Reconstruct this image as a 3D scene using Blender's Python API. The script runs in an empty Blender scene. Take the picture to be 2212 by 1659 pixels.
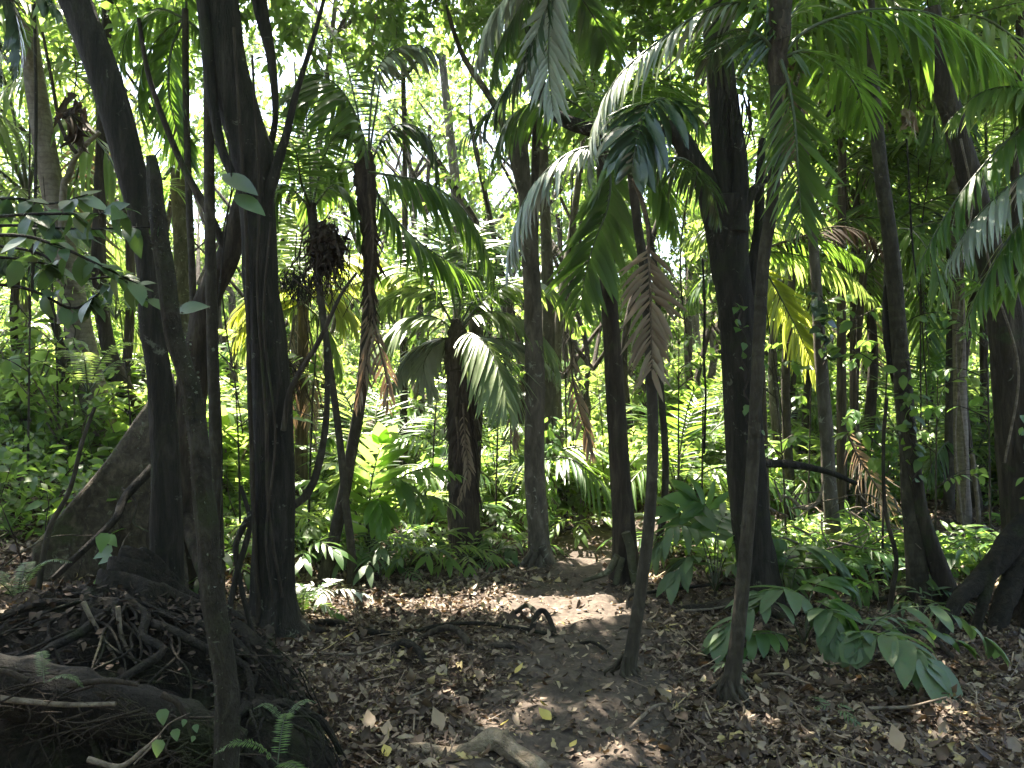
import bpy, math, random
import numpy as np
from mathutils import Vector

rng = np.random.default_rng(7)
random.seed(7)
PI = math.pi
sc = bpy.context.scene
COL = sc.collection
F = 1701.0            # focal length in the 2212-wide copy of the photograph
CX, CY, CAMZ = 1106.0, 829.5, 1.6
Z = np.array([0, 0, 1.0])
SUN_AZ, SUN_EL = math.radians(-26), math.radians(62)
SUN = np.array([math.sin(SUN_AZ)*math.cos(SUN_EL), math.cos(SUN_AZ)*math.cos(SUN_EL), math.sin(SUN_EL)])

# ------------------------------------------------------------------ terrain
def sm(a, b, x):
    t = np.clip((np.asarray(x, float)-a)/(b-a), 0, 1); return t*t*(3-2*t)
def H(x, y):
    x = np.asarray(x, float); y = np.asarray(y, float)
    left = np.maximum(0, -x-1.5-0.1*np.maximum(0, y-9))
    h = 0.27*left*sm(2.2, 4.5, y)
    h = h + 0.23*np.maximum(0, y-9.5)*sm(9, 12, y) - 0.0
    h = h + 0.10*np.maximum(0, x-3.2)*sm(5, 8, y)
    h = h + 0.035*np.sin(1.7*x+0.6)*np.sin(1.3*y+1.1) + 0.02*np.sin(3.9*x+2)*np.sin(4.3*y)
    return np.minimum(h, 6.0)
def P(px, py, d):
    return np.array([(px-CX)/F*d, d, CAMZ-(py-CY)/F*d])
def base_d(px, py):
    d = 5.0
    for _ in range(60):
        x = (px-CX)/F*d
        d = 0.5*d + 0.5*(CAMZ-float(H(x, d)))/max(1e-3, (py-CY)/F)
    return d

# ------------------------------------------------------------------ mesh builder
class MB:
    def __init__(s): s.v = []; s.q = []; s.m = []; s.n = 0
    def add(s, v, q, mi=0):
        v = np.asarray(v, float).reshape(-1, 3); q = np.asarray(q, np.int64).reshape(-1, 4)
        s.v.append(v); s.q.append(q+s.n); s.m.append(np.full(len(q), mi, np.int32)); s.n += len(v)
    def build(s, name, mats, parent=None, origin=None, smooth=True):
        me = bpy.data.meshes.new(name)
        v = np.concatenate(s.v); q = np.concatenate(s.q); m = np.concatenate(s.m)
        if origin is None: origin = np.array(parent.location) if parent is not None and parent.parent is None else np.zeros(3)
        v = v-np.asarray(origin)
        me.vertices.add(len(v)); me.vertices.foreach_set('co', v.astype(np.float32).ravel())
        me.loops.add(len(q)*4); me.loops.foreach_set('vertex_index', q.astype(np.int32).ravel())
        me.polygons.add(len(q))
        me.polygons.foreach_set('loop_start', (np.arange(len(q))*4).astype(np.int32))
        me.polygons.foreach_set('loop_total', np.full(len(q), 4, np.int32))
        for x in (mats if isinstance(mats, (list, tuple)) else [mats]): me.materials.append(x)
        me.polygons.foreach_set('material_index', m)
        me.polygons.foreach_set('use_smooth', np.full(len(q), smooth))
        me.update(calc_edges=True); me.validate()
        o = bpy.data.objects.new(name, me); COL.objects.link(o)
        if parent is not None: o.parent = parent
        return o

def unit(a):
    a = np.asarray(a, float); return a/np.maximum(1e-9, np.linalg.norm(a, axis=-1, keepdims=True))
def cr(pts, n):
    """Catmull-Rom resample of rows (any width)"""
    p = np.asarray(pts, float)
    if len(p) == 2: p = np.array([p[0], (p[0]+p[1])/2, p[1]])
    p = np.vstack([2*p[0]-p[1], p, 2*p[-1]-p[-2]])
    k = len(p)-3; out = []
    for u in np.linspace(0, k-1e-9, n):
        i = int(u); t = u-i; a, b, c, d = p[i], p[i+1], p[i+2], p[i+3]
        out.append(0.5*((2*b)+(-a+c)*t+(2*a-5*b+4*c-d)*t*t+(-a+3*b-3*c+d)*t**3))
    return np.array(out)
def smooth_noise(shape, seed, oct=3):
    r = np.random.default_rng(seed); n, m = shape; out = np.zeros(shape)
    u = np.linspace(0, 1, n)[:, None]; a = np.linspace(0, 2*PI, m, endpoint=False)[None, :]
    for k in range(1, 10*oct):
        f = r.integers(0, 4*oct); g = r.integers(0, 5 if m < 16 else 9)
        out += np.sin(2*PI*f*u*r.uniform(.7, 1.3)+g*a+r.uniform(0, 6.28))/math.sqrt(1+f+2*g)
    return out/4
def tube(mb, pts, rad, sides=12, rough=0.0, seed=0, mi=0, cap=True):
    p = np.asarray(pts, float); n = len(p); rad = np.broadcast_to(np.asarray(rad, float), (n,)).copy()
    T = unit(np.gradient(p, axis=0))
    ref = np.array([0, 1.0, 0]) if abs(T[0][1]) < 0.9 else np.array([1.0, 0, 0])
    a = np.linspace(0, 2*PI, sides, endpoint=False); rings = []
    nz = smooth_noise((n, sides), seed) if rough else np.zeros((n, sides))
    for i in range(n):
        s = unit(np.cross(T[i], ref)); u = np.cross(s, T[i]); ref = u
        r = rad[i]*(1+rough*nz[i])
        rings.append(p[i]+np.cos(a)[:, None]*r[:, None]*s+np.sin(a)[:, None]*r[:, None]*u)
    v = np.concatenate(rings); q = []
    for i in range(n-1):
        for j in range(sides):
            k = (j+1) % sides
            q.append((i*sides+j, i*sides+k, (i+1)*sides+k, (i+1)*sides+j))
    mb.add(v, q, mi)
    if cap:
        for i, tt in ((0, -1), (n-1, 1)):
            c = p[i]+T[i]*tt*rad[i]*0.25
            ring = rings[i]; vv = np.vstack([ring, c]); qq = []
            for j in range(0, sides, 2):
                x = (j, (j+1) % sides, (j+2) % sides, sides)
                qq.append(x if tt > 0 else x[::-1])
            mb.add(vv, qq, mi)
PROF = {
 'leaf': lambda t: np.interp(t, [0, .12, .35, .6, .85, 1], [.06, .55, 1, .85, .38, .02]),
 'lance': lambda t: np.interp(t, [0, .1, .3, .6, .85, 1], [.35, .8, 1, .85, .45, .03]),
 'heart': lambda t: np.interp(t, [0, .08, .25, .5, .8, 1], [.5, .95, 1, .8, .35, .02]),
 'blade': lambda t: np.interp(t, [0, .12, .4, .7, .9, 1], [.45, .85, 1, .8, .4, .03]),
 'broad': lambda t: np.interp(t, [0, .15, .4, .7, .9, 1], [.7, .9, 1, .95, .6, .1]),
}
def strips(mb, Pp, D, U, L, W, k=2, prof='leaf', fold=0.25, curl=0.0, mi=0, wav=0.0):
    Pp = np.asarray(Pp, float); N = len(Pp)
    if N == 0: return
    D = unit(D); S = unit(np.cross(D, U)); U = np.cross(S, D)
    L = np.broadcast_to(L, (N,)); W = np.broadcast_to(W, (N,)); curl = np.broadcast_to(curl, (N,))
    fold = np.broadcast_to(fold, (N,))
    t = np.linspace(0, 1, k+1)
    tm = (t[1:]+t[:-1])/2
    am = curl[:, None]*tm*1.0
    step = (L/k)[:, None, None]*(D[:, None, :]*np.cos(am)[..., None]-U[:, None, :]*np.sin(am)[..., None])
    mid = Pp[:, None, :]+np.concatenate([np.zeros((N, 1, 3)), np.cumsum(step, axis=1)], axis=1)
    a = curl[:, None]*t
    n = U[:, None, :]*np.cos(a)[..., None]+D[:, None, :]*np.sin(a)[..., None]
    pr = PROF[prof](t) if isinstance(prof, str) else prof(t)
    w = W[:, None]*pr[None, :]
    if wav: w1 = w*(1+rng.normal(0, wav, w.shape)); w2 = w*(1+rng.normal(0, wav, w.shape))
    else: w1 = w2 = w
    up1 = n*(fold[:, None]*w1)[..., None]; up2 = n*(fold[:, None]*w2)[..., None]
    left = mid-S[:, None, :]*w1[..., None]+up1; right = mid+S[:, None, :]*w2[..., None]+up2
    v = np.stack([left, mid, right], axis=2).reshape(N, -1, 3)
    q = []
    for j in range(k):
        o = 3*j
        q += [(o, o+1, o+4, o+3), (o+1, o+2, o+5, o+4)]
    q = np.array(q)[None]+(np.arange(N)*3*(k+1))[:, None, None]
    mb.add(v, q, mi)
def rand_dirs(n):
    return unit(rng.normal(size=(n, 3)))

# ------------------------------------------------------------------ objects
LABELS = set()
def tag(o, label, cat, group=None, kind=None):
    o['label'] = label; o['category'] = cat
    if group: o['group'] = group
    if kind: o['kind'] = kind
    return o
def thing(name, label, cat, loc, group=None):
    o = bpy.data.objects.new(name, None); COL.objects.link(o)
    o.empty_display_size = 0.1
    o.location = Vector([float(c) for c in loc])
    return tag(o, label, cat, group)
def setting(o, kind='structure'): o['kind'] = kind; return o

# ------------------------------------------------------------------ materials
def nt(name):
    m = bpy.data.materials.new(name); m.use_nodes = True; t = m.node_tree; t.nodes.clear()
    out = t.nodes.new('ShaderNodeOutputMaterial'); return m, t, out
def ramp(t, stops, fac):
    r = t.nodes.new('ShaderNodeValToRGB'); e = r.color_ramp.elements
    while len(e) > 1: e.remove(e[-1])
    e[0].position = stops[0][0]; e[0].color = (*stops[0][1], 1)
    for p_, c in stops[1:]:
        x = e.new(p_); x.color = (*c, 1)
    t.links.new(fac, r.inputs[0]); return r.outputs[0]
def noise(t, scale, detail=4, rough=.6, vec=None, dist=0):
    n = t.nodes.new('ShaderNodeTexNoise'); n.inputs['Scale'].default_value = scale
    n.inputs['Detail'].default_value = detail; n.inputs['Roughness'].default_value = rough
    n.inputs['Distortion'].default_value = dist
    if vec is not None: t.links.new(vec, n.inputs['Vector'])
    return n
def mixc(t, fac, a, b, mode='MIX'):
    m = t.nodes.new('ShaderNodeMix'); m.data_type = 'RGBA'; m.blend_type = mode
    for sock, val in ((m.inputs[0], fac), (m.inputs[6], a), (m.inputs[7], b)):
        if hasattr(val, 'is_output'): t.links.new(val, sock)
        elif isinstance(val, (int, float)): sock.default_value = val
        else: sock.default_value = (*val, 1)
    return m.outputs[2]
def leaf_mat(name, stops, trans, tfac=0.45, rough=0.4, spec=0.5, spots=0.15, blotch=None):
    m, t, out = nt(name)
    g = t.nodes.new('ShaderNodeNewGeometry')
    co = t.nodes.new('ShaderNodeTexCoord')
    n = noise(t, 2.2, 2, vec=co.outputs['Object'])
    n2 = noise(t, 45, 3, vec=co.outputs['Object'])
    add = t.nodes.new('ShaderNodeMath'); add.operation = 'MULTIPLY_ADD'
    t.links.new(n.outputs[0], add.inputs[0]); add.inputs[1].default_value = 0.9; add.inputs[2].default_value = -0.45
    ad2 = t.nodes.new('ShaderNodeMath'); ad2.operation = 'ADD'; ad2.use_clamp = True
    t.links.new(g.outputs['Random Per Island'], ad2.inputs[0]); t.links.new(add.outputs[0], ad2.inputs[1])
    c = ramp(t, stops, ad2.outputs[0])
    c = mixc(t, spots, c, n2.outputs[1], 'OVERLAY')
    if blotch:
        n5 = noise(t, 17, 5, .7, co.outputs['Object'], 1.5)
        c = mixc(t, ramp(t, [(blotch, (0,)*3), (blotch+.05, (.8,)*3)], n5.outputs[0]), c, (.13, .10, .045))
    p = t.nodes.new('ShaderNodeBsdfPrincipled'); p.inputs['Roughness'].default_value = rough
    p.inputs['Specular IOR Level'].default_value = spec
    t.links.new(c, p.inputs['Base Color'])
    tr = t.nodes.new('ShaderNodeBsdfTranslucent')
    tc = mixc(t, 1.0, ramp(t, [(0, tuple(x*.75 for x in trans)), (1, trans)], ad2.outputs[0]), (1, 1, 1), 'MULTIPLY')
    t.links.new(tc, tr.inputs[0])
    mx = t.nodes.new('ShaderNodeMixShader'); mx.inputs[0].default_value = tfac
    t.links.new(p.outputs[0], mx.inputs[1]); t.links.new(tr.outputs[0], mx.inputs[2])
    b = t.nodes.new('ShaderNodeBump'); b.inputs['Strength'].default_value = .12; b.inputs['Distance'].default_value = .01
    t.links.new(n2.outputs[0], b.inputs['Height']); t.links.new(b.outputs[0], p.inputs['Normal'])
    t.links.new(mx.outputs[0], out.inputs[0]); return m
def bark_mat(name, dark, mid, light, scale=14, stretch=5, spots=None, spot_at=.62, rings=0, ringmix=.35, bump=.6, moss=None, moss_at=.55):
    m, t, out = nt(name)
    co = t.nodes.new('ShaderNodeTexCoord')
    mp = t.nodes.new('ShaderNodeMapping'); mp.inputs['Scale'].default_value = (1, 1, 1/stretch)
    t.links.new(co.outputs['Object'], mp.inputs[0])
    n = noise(t, scale, 7, .68, mp.outputs[0], .6)
    n3 = noise(t, scale*5, 4, .6, mp.outputs[0])
    c = ramp(t, [(.3, dark), (.5, mid), (.72, light)], n.outputs[0])
    hgt = n.outputs[0]
    add = t.nodes.new('ShaderNodeMath'); add.operation = 'MULTIPLY_ADD'; t.links.new(n3.outputs[0], add.inputs[0])
    add.inputs[1].default_value = .5; t.links.new(hgt, add.inputs[2]); hgt = add.outputs[0]
    if rings:
        w = t.nodes.new('ShaderNodeTexWave'); w.bands_direction = 'Z'; w.inputs['Scale'].default_value = rings
        w.inputs['Distortion'].default_value = 5; w.inputs['Detail'].default_value = 2; w.inputs['Detail Scale'].default_value = 1.5
        t.links.new(co.outputs['Object'], w.inputs[0])
        c = mixc(t, ramp(t, [(0.0, (ringmix,)*3), (.2, (0,)*3)], w.outputs[1]), c, dark)
        a2 = t.nodes.new('ShaderNodeMath'); a2.operation = 'MULTIPLY_ADD'; a2.inputs[1].default_value = ringmix; t.links.new(w.outputs[1], a2.inputs[0]); t.links.new(hgt, a2.inputs[2]); hgt = a2.outputs[0]
    if spots is not None:
        n2 = noise(t, 9, 6, .7, co.outputs['Object'], 1)
        f = ramp(t, [(spot_at, (0,)*3), (spot_at+.04, (.85,)*3)], n2.outputs[0])
        c = mixc(t, f, c, spots)
    if moss is not None:
        n4 = noise(t, 3.1, 6, .65, co.outputs['Object'], .5)
        f = ramp(t, [(moss_at, (0,)*3), (moss_at+.12, (.9,)*3)], n4.outputs[0])
        c = mixc(t, f, c, moss)
    p = t.nodes.new('ShaderNodeBsdfPrincipled'); p.inputs['Roughness'].default_value = .85; p.inputs['Specular IOR Level'].default_value = .25
    t.links.new(c, p.inputs['Base Color'])
    b = t.nodes.new('ShaderNodeBump'); b.inputs['Strength'].default_value = bump; b.inputs['Distance'].default_value = .03
    t.links.new(hgt, b.inputs['Height']); t.links.new(b.outputs[0], p.inputs['Normal'])
    t.links.new(p.outputs[0], out.inputs[0]); return m
def ground_mat(name, stops, scale, bump):
    m, t, out = nt(name); co = t.nodes.new('ShaderNodeTexCoord')
    n = noise(t, scale, 8, .7, co.outputs['Object'], .4); n2 = noise(t, scale*6, 4, .7, co.outputs['Object'])
    a = t.nodes.new('ShaderNodeMath'); a.operation = 'MULTIPLY_ADD'; t.links.new(n2.outputs[0], a.inputs[0]); a.inputs[1].default_value = .5
    s = t.nodes.new('ShaderNodeMath'); s.operation = 'MULTIPLY'; t.links.new(n.outputs[0], s.inputs[0]); s.inputs[1].default_value = .55
    t.links.new(s.outputs[0], a.inputs[2])
    c = ramp(t, stops, a.outputs[0])
    p = t.nodes.new('ShaderNodeBsdfPrincipled'); p.inputs['Roughness'].default_value = .9; p.inputs['Specular IOR Level'].default_value = .2
    t.links.new(c, p.inputs['Base Color'])
    b = t.nodes.new('ShaderNodeBump'); b.inputs['Strength'].default_value = bump; b.inputs['Distance'].default_value = .03
    t.links.new(a.outputs[0], b.inputs['Height']); t.links.new(b.outputs[0], p.inputs['Normal'])
    t.links.new(p.outputs[0], out.inputs[0]); return m

M = {}
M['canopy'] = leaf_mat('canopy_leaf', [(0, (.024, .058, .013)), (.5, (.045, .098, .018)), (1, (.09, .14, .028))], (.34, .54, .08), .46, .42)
M['bright'] = leaf_mat('bright_leaf', [(0, (.05, .11, .02)), (.6, (.09, .17, .03)), (1, (.15, .21, .04))], (.48, .66, .13), .52, .42)  # lit leaf copy: sunlight put into a lighter colour for sunny plants
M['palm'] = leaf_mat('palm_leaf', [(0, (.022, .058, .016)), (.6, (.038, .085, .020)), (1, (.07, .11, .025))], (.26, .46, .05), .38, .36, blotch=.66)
M['palmlit'] = leaf_mat('lit_palm_leaf', [(0, (.045, .10, .025)), (.6, (.07, .14, .03)), (1, (.12, .17, .04))], (.48, .64, .14), .42, .36, blotch=.67)  # lit copy of the palm leaf, its brightness put into the colour
M['palmsheen'] = leaf_mat('sheen_grey_palm_leaf', [(0, (.22, .25, .21)), (.6, (.29, .32, .28)), (1, (.36, .38, .33))], (.30, .38, .20), .12, .34, .6)  # grey base colour paints in light reflected off the blades
M['palmpale'] = leaf_mat('sunlit_palm_leaf', [(0, (.10, .15, .06)), (.6, (.15, .20, .09)), (1, (.20, .25, .12))], (.40, .55, .14), .3, .34, .6)  # whitish base colour stands in for the sun's sheen on the fronds
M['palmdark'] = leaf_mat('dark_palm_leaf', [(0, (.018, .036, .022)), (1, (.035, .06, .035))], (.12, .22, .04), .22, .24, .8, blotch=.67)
M['palmbacklit'] = leaf_mat('backlit_yellow_palm_leaf', [(0, (.14, .19, .03)), (1, (.24, .26, .05))], (.62, .68, .10), .55, .4)  # yellow base colour paints in the glow of light coming through
M['herb'] = leaf_mat('herb_leaf', [(0, (.03, .075, .022)), (.6, (.05, .11, .03)), (1, (.09, .15, .04))], (.30, .52, .08), .42, .38)
M['seedling'] = leaf_mat('seedling_leaf', [(0, (.065, .105, .052)), (1, (.105, .15, .075))], (.24, .38, .09), .32, .48, .35, .35, .62)
M['nearleaf'] = leaf_mat('pale_leaf', [(0, (.03, .06, .025)), (.55, (.05, .09, .04)), (.75, (.16, .20, .15)), (1, (.22, .25, .20))], (.16, .30, .05), .28, .4)
M['newfrond'] = leaf_mat('new_frond_leaf', [(0, (.09, .18, .035)), (1, (.14, .24, .05))], (.46, .72, .14), .48, .36)
M['dead'] = leaf_mat('dead_frond_leaf', [(0, (.19, .14, .10)), (1, (.33, .26, .20))], (.22, .13, .07), .22, .7, .2)
M['deadgrey'] = leaf_mat('grey_dead_leaf', [(0, (.18, .135, .10)), (1, (.34, .275, .215))], (.25, .18, .12), .2, .6, .3)
M['deaddark'] = leaf_mat('withered_leaf', [(0, (.025, .018, .014)), (1, (.07, .050, .038))], (.05, .035, .022), .08, .8, .15)
M['deadpale'] = leaf_mat('bleached_frond_leaf', [(0, (.28, .21, .14)), (1, (.42, .33, .24))], (.3, .2, .12), .25, .7, .2)
M['litter'] = leaf_mat('litter_leaf', [(0, (.028, .016, .010)), (.35, (.062, .041, .029)), (.6, (.118, .083, .060)), (.85, (.235, .18, .13)), (.97, (.32, .25, .17)), (1, (.34, .27, .12))], (.2, .12, .05), .12, .6, .3)
M['yellowleaf'] = leaf_mat('yellow_fallen_leaf', [(0, (.42, .31, .06)), (1, (.52, .42, .12))], (.4, .3, .05), .2, .5)
M['tanleaf'] = leaf_mat('tan_fallen_leaf', [(0, (.19, .125, .08)), (1, (.31, .23, .155))], (.3, .2, .1), .15, .6)
M['bark_dark'] = bark_mat('dark_bark', (.005, .004, .003), (.016, .013, .010), (.045, .037, .03), 20, 7, spots=(.11, .11, .085), spot_at=.62, moss=(.022, .028, .010), moss_at=.56, bump=1.0)
M['bark_brown'] = bark_mat('brown_bark', (.012, .009, .006), (.034, .025, .018), (.085, .065, .048), 18, 6, spots=(.14, .135, .11), spot_at=.66, moss=(.035, .045, .016), moss_at=.56, bump=1.0)
M['bark_grey'] = bark_mat('grey_bark', (.03, .024, .018), (.08, .066, .052), (.16, .138, .112), 14, 3, spots=(.25, .25, .20), spot_at=.60, moss=(.06, .075, .03), moss_at=.6)
M['bark_ring'] = bark_mat('ringed_bark', (.07, .055, .042), (.15, .122, .10), (.23, .20, .165), 10, 2, rings=6, bump=.35)
M['bark_slim'] = bark_mat('slim_stem_bark', (.016, .013, .009), (.038, .031, .022), (.08, .068, .05), 18, 3, spots=(.19, .20, .15), spot_at=.64, rings=4, ringmix=.22)
M['bark_lichen'] = bark_mat('lichen_bark', (.012, .010, .007), (.03, .025, .018), (.065, .056, .042), 22, 2, spots=(.15, .155, .115), spot_at=.64, moss=(.03, .034, .014), moss_at=.52, bump=1.0)
M['bark_moss'] = bark_mat('mossy_bark', (.03, .03, .017), (.07, .068, .04), (.12, .11, .075), 9, 1.5, spots=(.17, .17, .12), spot_at=.58, moss=(.05, .058, .022), moss_at=.52)
M['palm_fibre'] = bark_mat('fibrous_bark', (.02, .014, .010), (.055, .04, .03), (.13, .10, .075), 30, 12, bump=1.0)
M['bark_butt'] = bark_mat('buttress_bark', (.02, .015, .010), (.055, .043, .030), (.12, .096, .070), 17, 1.4, spots=(.13, .13, .09), spot_at=.6, moss=(.045, .052, .02), moss_at=.55, bump=1.0)
M['root_pale'] = bark_mat('pale_root_bark', (.09, .067, .046), (.20, .153, .108), (.33, .262, .19), 14, 1, bump=1.0)
M['root_dark'] = bark_mat('dark_root_bark', (.005, .004, .003), (.013, .010, .007), (.036, .028, .02), 20, 1.2, moss=(.022, .027, .010), moss_at=.54, bump=1.0)
M['twig'] = bark_mat('twig_bark', (.06, .045, .034), (.14, .11, .085), (.26, .21, .165), 20, 1)
M['soil'] = ground_mat('forest_soil', [(.3, (.018, .012, .009)), (.5, (.04, .027, .020)), (.62, (.085, .06, .045)), (.75, (.16, .12, .09))], 9, .9)
M['path'] = ground_mat('path_soil', [(.3, (.03, .023, .018)), (.5, (.055, .042, .034)), (.7, (.12, .095, .075))], 5, .5)

# ------------------------------------------------------------------ sky and light
w = bpy.data.worlds.new('World'); sc.world = w; w.use_nodes = True
t = w.node_tree; t.nodes.clear()
sky = t.nodes.new('ShaderNodeTexSky'); sky.sky_type = 'NISHITA'; sky.sun_disc = False
sky.sun_elevation = SUN_EL; sky.sun_rotation = SUN_AZ; sky.air_density = 1.0; sky.dust_density = 2.5; sky.ozone_density = 0.3
bg = t.nodes.new('ShaderNodeBackground'); bg.inputs[1].default_value = 0.08
wo = t.nodes.new('ShaderNodeOutputWorld'); t.links.new(sky.outputs[0], bg.inputs[0]); t.links.new(bg.outputs[0], wo.inputs[0])
sl = bpy.data.lights.new('sun', 'SUN'); sl.energy = 5.0; sl.angle = math.radians(.5); sl.color = (1, .92, .77)
so = bpy.data.objects.new('sun', sl); COL.objects.link(so); so.rotation_euler = Vector(SUN).to_track_quat('Z', 'Y').to_euler(); so.location = (0, 0, 30)

cam = bpy.data.cameras.new('camera'); cam.sensor_width = 36; cam.lens = 18/0.65; cam.clip_start = .05; cam.clip_end = 400
co_ = bpy.data.objects.new('camera', cam); COL.objects.link(co_); co_.location = (0, 0, CAMZ); co_.rotation_euler = (PI/2, 0, 0)
sc.camera = co_
sc.view_settings.view_transform = 'Standard'; sc.view_settings.look = 'None'; sc.view_settings.gamma = 1; sc.view_settings.use_curve_mapping = False
sc.view_settings.exposure = 3.25
cy = sc.cycles
cy.max_bounces = 8; cy.diffuse_bounces = 5; cy.glossy_bounces = 3; cy.transmission_bounces = 5; cy.transparent_max_bounces = 4
cy.sample_clamp_indirect = 6; cy.caustics_reflective = False; cy.caustics_refractive = False
cy.use_denoising = True
try: cy.denoiser = 'OPENIMAGEDENOISE'; cy.denoising_prefilter = 'ACCURATE'
except Exception: pass

# rays to the sun that stay free of leaves: (point, radius) of sunlit patches, plus random added shafts
LIT = []; SHAFTS_ = []
def lit(px, py, d, r): LIT.append((P(px, py, d), r))
for px, py, r in ((1110, 1308, .22), (1160, 1310, .34), (1210, 1312, .36), (1265, 1315, .34), (1050, 1300, .20), (1320, 1308, .18), (1195, 1330, .26)): lit(px, py, base_d(px, py), r)
for q in range(150):
    qx, qy = rng.uniform(0, 2212), rng.uniform(7.6, 17); qp = P(qx, 900, qy); qp[2] = float(H(qp[0], qy))+.4; SHAFTS_.append(len(LIT)); LIT.append((qp, rng.uniform(.35, .85)))
lit(1270, 1172, 8, .3); lit(1340, 1172, 8.1, .3)
for q in range(9): lit(1300-40*q+8*q, 300-30*q, 4.1, .22)
lit(1280, 1610, 3.4, .10); lit(960, 1570, 3.45, .06)
for q in range(34):
    qx, qy = rng.uniform(560, 2150), rng.uniform(1380, 1650); qd = base_d(qx, qy); lit(qx, qy, qd, rng.uniform(.03, .075))
for px, py, d, r in ((820, 960, 6.3, .35), (800, 1060, 6.3, .3), (700, 1110, 6.0, .4), (900, 1140, 5.9, .3), (980, 1190, 5.8, .2), (1010, 1160, 6, .2),
                     (890, 710, 7.2, .45), (1040, 770, 7.1, .3), (1130, 700, 7.4, .35), (740, 680, 8.2, .8), (520, 690, 8.2, .7), (640, 640, 8.2, .7),
                     (1700, 690, 7.5, .8), (1800, 570, 7.7, .6), (1880, 1010, 7.2, .7), (1380, 170, 4.2, .2), (170, 1130, 5.2, .18), (1960, 1230, 6.8, .5),
                     (1560, 1060, 8.5, .8), (1240, 730, 7.5, .3), (1100, 1000, 9, .8), (1450, 1190, 8, .5), (2130, 400, 3.9, .15), (1530, 1130, 6.8, .15)):
    lit(px, py, d, r)
def blocks(p, az, ln, pitch, pad=.12):
    """whether a frond from p stands in one of the sun shafts"""
    for u in (.3, .5, .7, .9):
        q = p+np.array([math.cos(az), math.sin(az), .28+pitch*.6-.35*(u > .8)])*ln*u
        for k, (c, r) in enumerate(LIT):
            v = q-c; a = v@SUN
            if a > .3 and np.linalg.norm(v-a*SUN) < (r+pad*ln*.5 if k not in SHAFTS else r*.33): return True
    return False
SHAFTS = set(SHAFTS_)
def keep_unlit(pts, soft=.25):
    k = np.ones(len(pts), bool)
    for p, r in LIT:
        v = pts-p; a = v@SUN; dist = np.linalg.norm(v-a[:, None]*SUN, axis=1)
        k &= ~((a > 0.45) & (dist < r*(1+rng.uniform(-soft, soft, len(pts)))))
    return k

# ------------------------------------------------------------------ ground and path
def grid_sheet(name, xs, ys, mat, fz, keep=None):
    X, Y = np.meshgrid(xs, ys); Zz = fz(X, Y); v = np.stack([X, Y, Zz], -1).reshape(-1, 3)
    nx, ny = len(xs), len(ys); i, j = np.meshgrid(np.arange(nx-1), np.arange(ny-1)); o = (j*nx+i).ravel()
    q = np.stack([o, o+1, o+nx+1, o+nx], 1)
    if keep is not None: q = q[keep(v[q].mean(1))]
    mb = MB(); mb.add(v, q); return mb.build(name, mat, origin=(0, 0, 0))
def dense(a, b, mid0, mid1, s, S):
    return np.unique(np.concatenate([np.arange(a, mid0, S), np.arange(mid0, mid1, s), np.arange(mid1, b+.01, S)]))
micro = np.random.default_rng(3).uniform(0, 6.28, (14, 3))
def hm(x, y):
    z = H(x, y)
    for k, (a, b, c) in enumerate(micro): z = z+.006*np.sin((3+2*k)*(x*math.cos(a)+y*math.sin(a))+b)
    return z
g = grid_sheet('ground', dense(-40, 40, -5, 5, .07, 1.0), dense(-25, 60, 2, 9.5, .07, 1.0), M['soil'], hm)
setting(g); g['label'] = 'brown forest floor soil under the leaf litter'
PATH = cr([(0.25, 1.0, .62), (.22, 2.6, .60), (.30, 3.6, .55), (.38, 4.6, .50), (.46, 5.7, .55), (.55, 6.7, .42), (.72, 7.7, .45), (1.15, 8.5, .55), (2.0, 9.0, .5), (3.2, 9.3, .4)], 90)
def path_dist(x, y):
    x = np.asarray(x, float).ravel(); y = np.asarray(y, float).ravel()
    d = np.full(len(x), 9.0)
    for a, b, r in PATH: d = np.minimum(d, np.hypot(x-a, y-b)/r)
    return d
pn = np.random.default_rng(4)
pk = [(pn.uniform(2, 9), pn.uniform(0, 6.28), pn.uniform(0, 6.28)) for _ in range(12)]
def ragged(x, y):
    s = 0
    for f, a, b in pk: s = s+np.sin(f*(x*math.cos(a)+y*math.sin(a))+b)
    return s/8
pth = grid_sheet('path', np.arange(-1.2, 4, .05), np.arange(.8, 10, .05), M['path'], lambda x, y: hm(x, y)+.008-.0*x,
    keep=lambda c: path_dist(c[:, 0], c[:, 1])+.35*ragged(c[:, 0], c[:, 1]) < 1.0)
setting(pth); pth['label'] = 'trodden dark earth path running into the forest'

# leaf litter (nobody could count it)
def scatter_xy(n, y0, y1, spread=.72, gam=1.0):
    y = y0+(y1-y0)*rng.random(n)**gam; x = rng.uniform(-1, 1, n)*(spread*y+.5); return x, y
mb = MB()
for n, y0, y1, gam, L0, L1, k in ((74000, 2.6, 6.5, 1.25, .014, .055, 4), (40000, 6.0, 13, 1.2, .03, .09, 2), (9000, 2.6, 8, 1.2, .045, .11, 7)):
    x, y = scatter_xy(n, y0, y1, gam=gam)
    pd = path_dist(x, y)+.4*ragged(x, y)
    kp = rng.random(n) < np.clip((pd-.45)/.6, .07 if L0 > .02 else .2, 1.0)
    x, y = x[kp], y[kp]; n = len(x)
    z = hm(x, y)+rng.uniform(.004, .03, n)
    a = rng.uniform(0, 2*PI, n)
    D = np.stack([np.cos(a), np.sin(a), rng.normal(0, .22, n)], 1)
    U = unit(np.stack([rng.normal(0, .38, n), rng.normal(0, .38, n), np.ones(n)], 1))
    L = rng.uniform(L0, L1, n)
    strips(mb, np.stack([x, y, z], 1), D, U, L, L*rng.uniform(.14, .36, n), k, 'leaf', rng.uniform(-.5, .8, n), rng.normal(0, 1.0, n), wav=.28 if k < 6 else .16)
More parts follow.
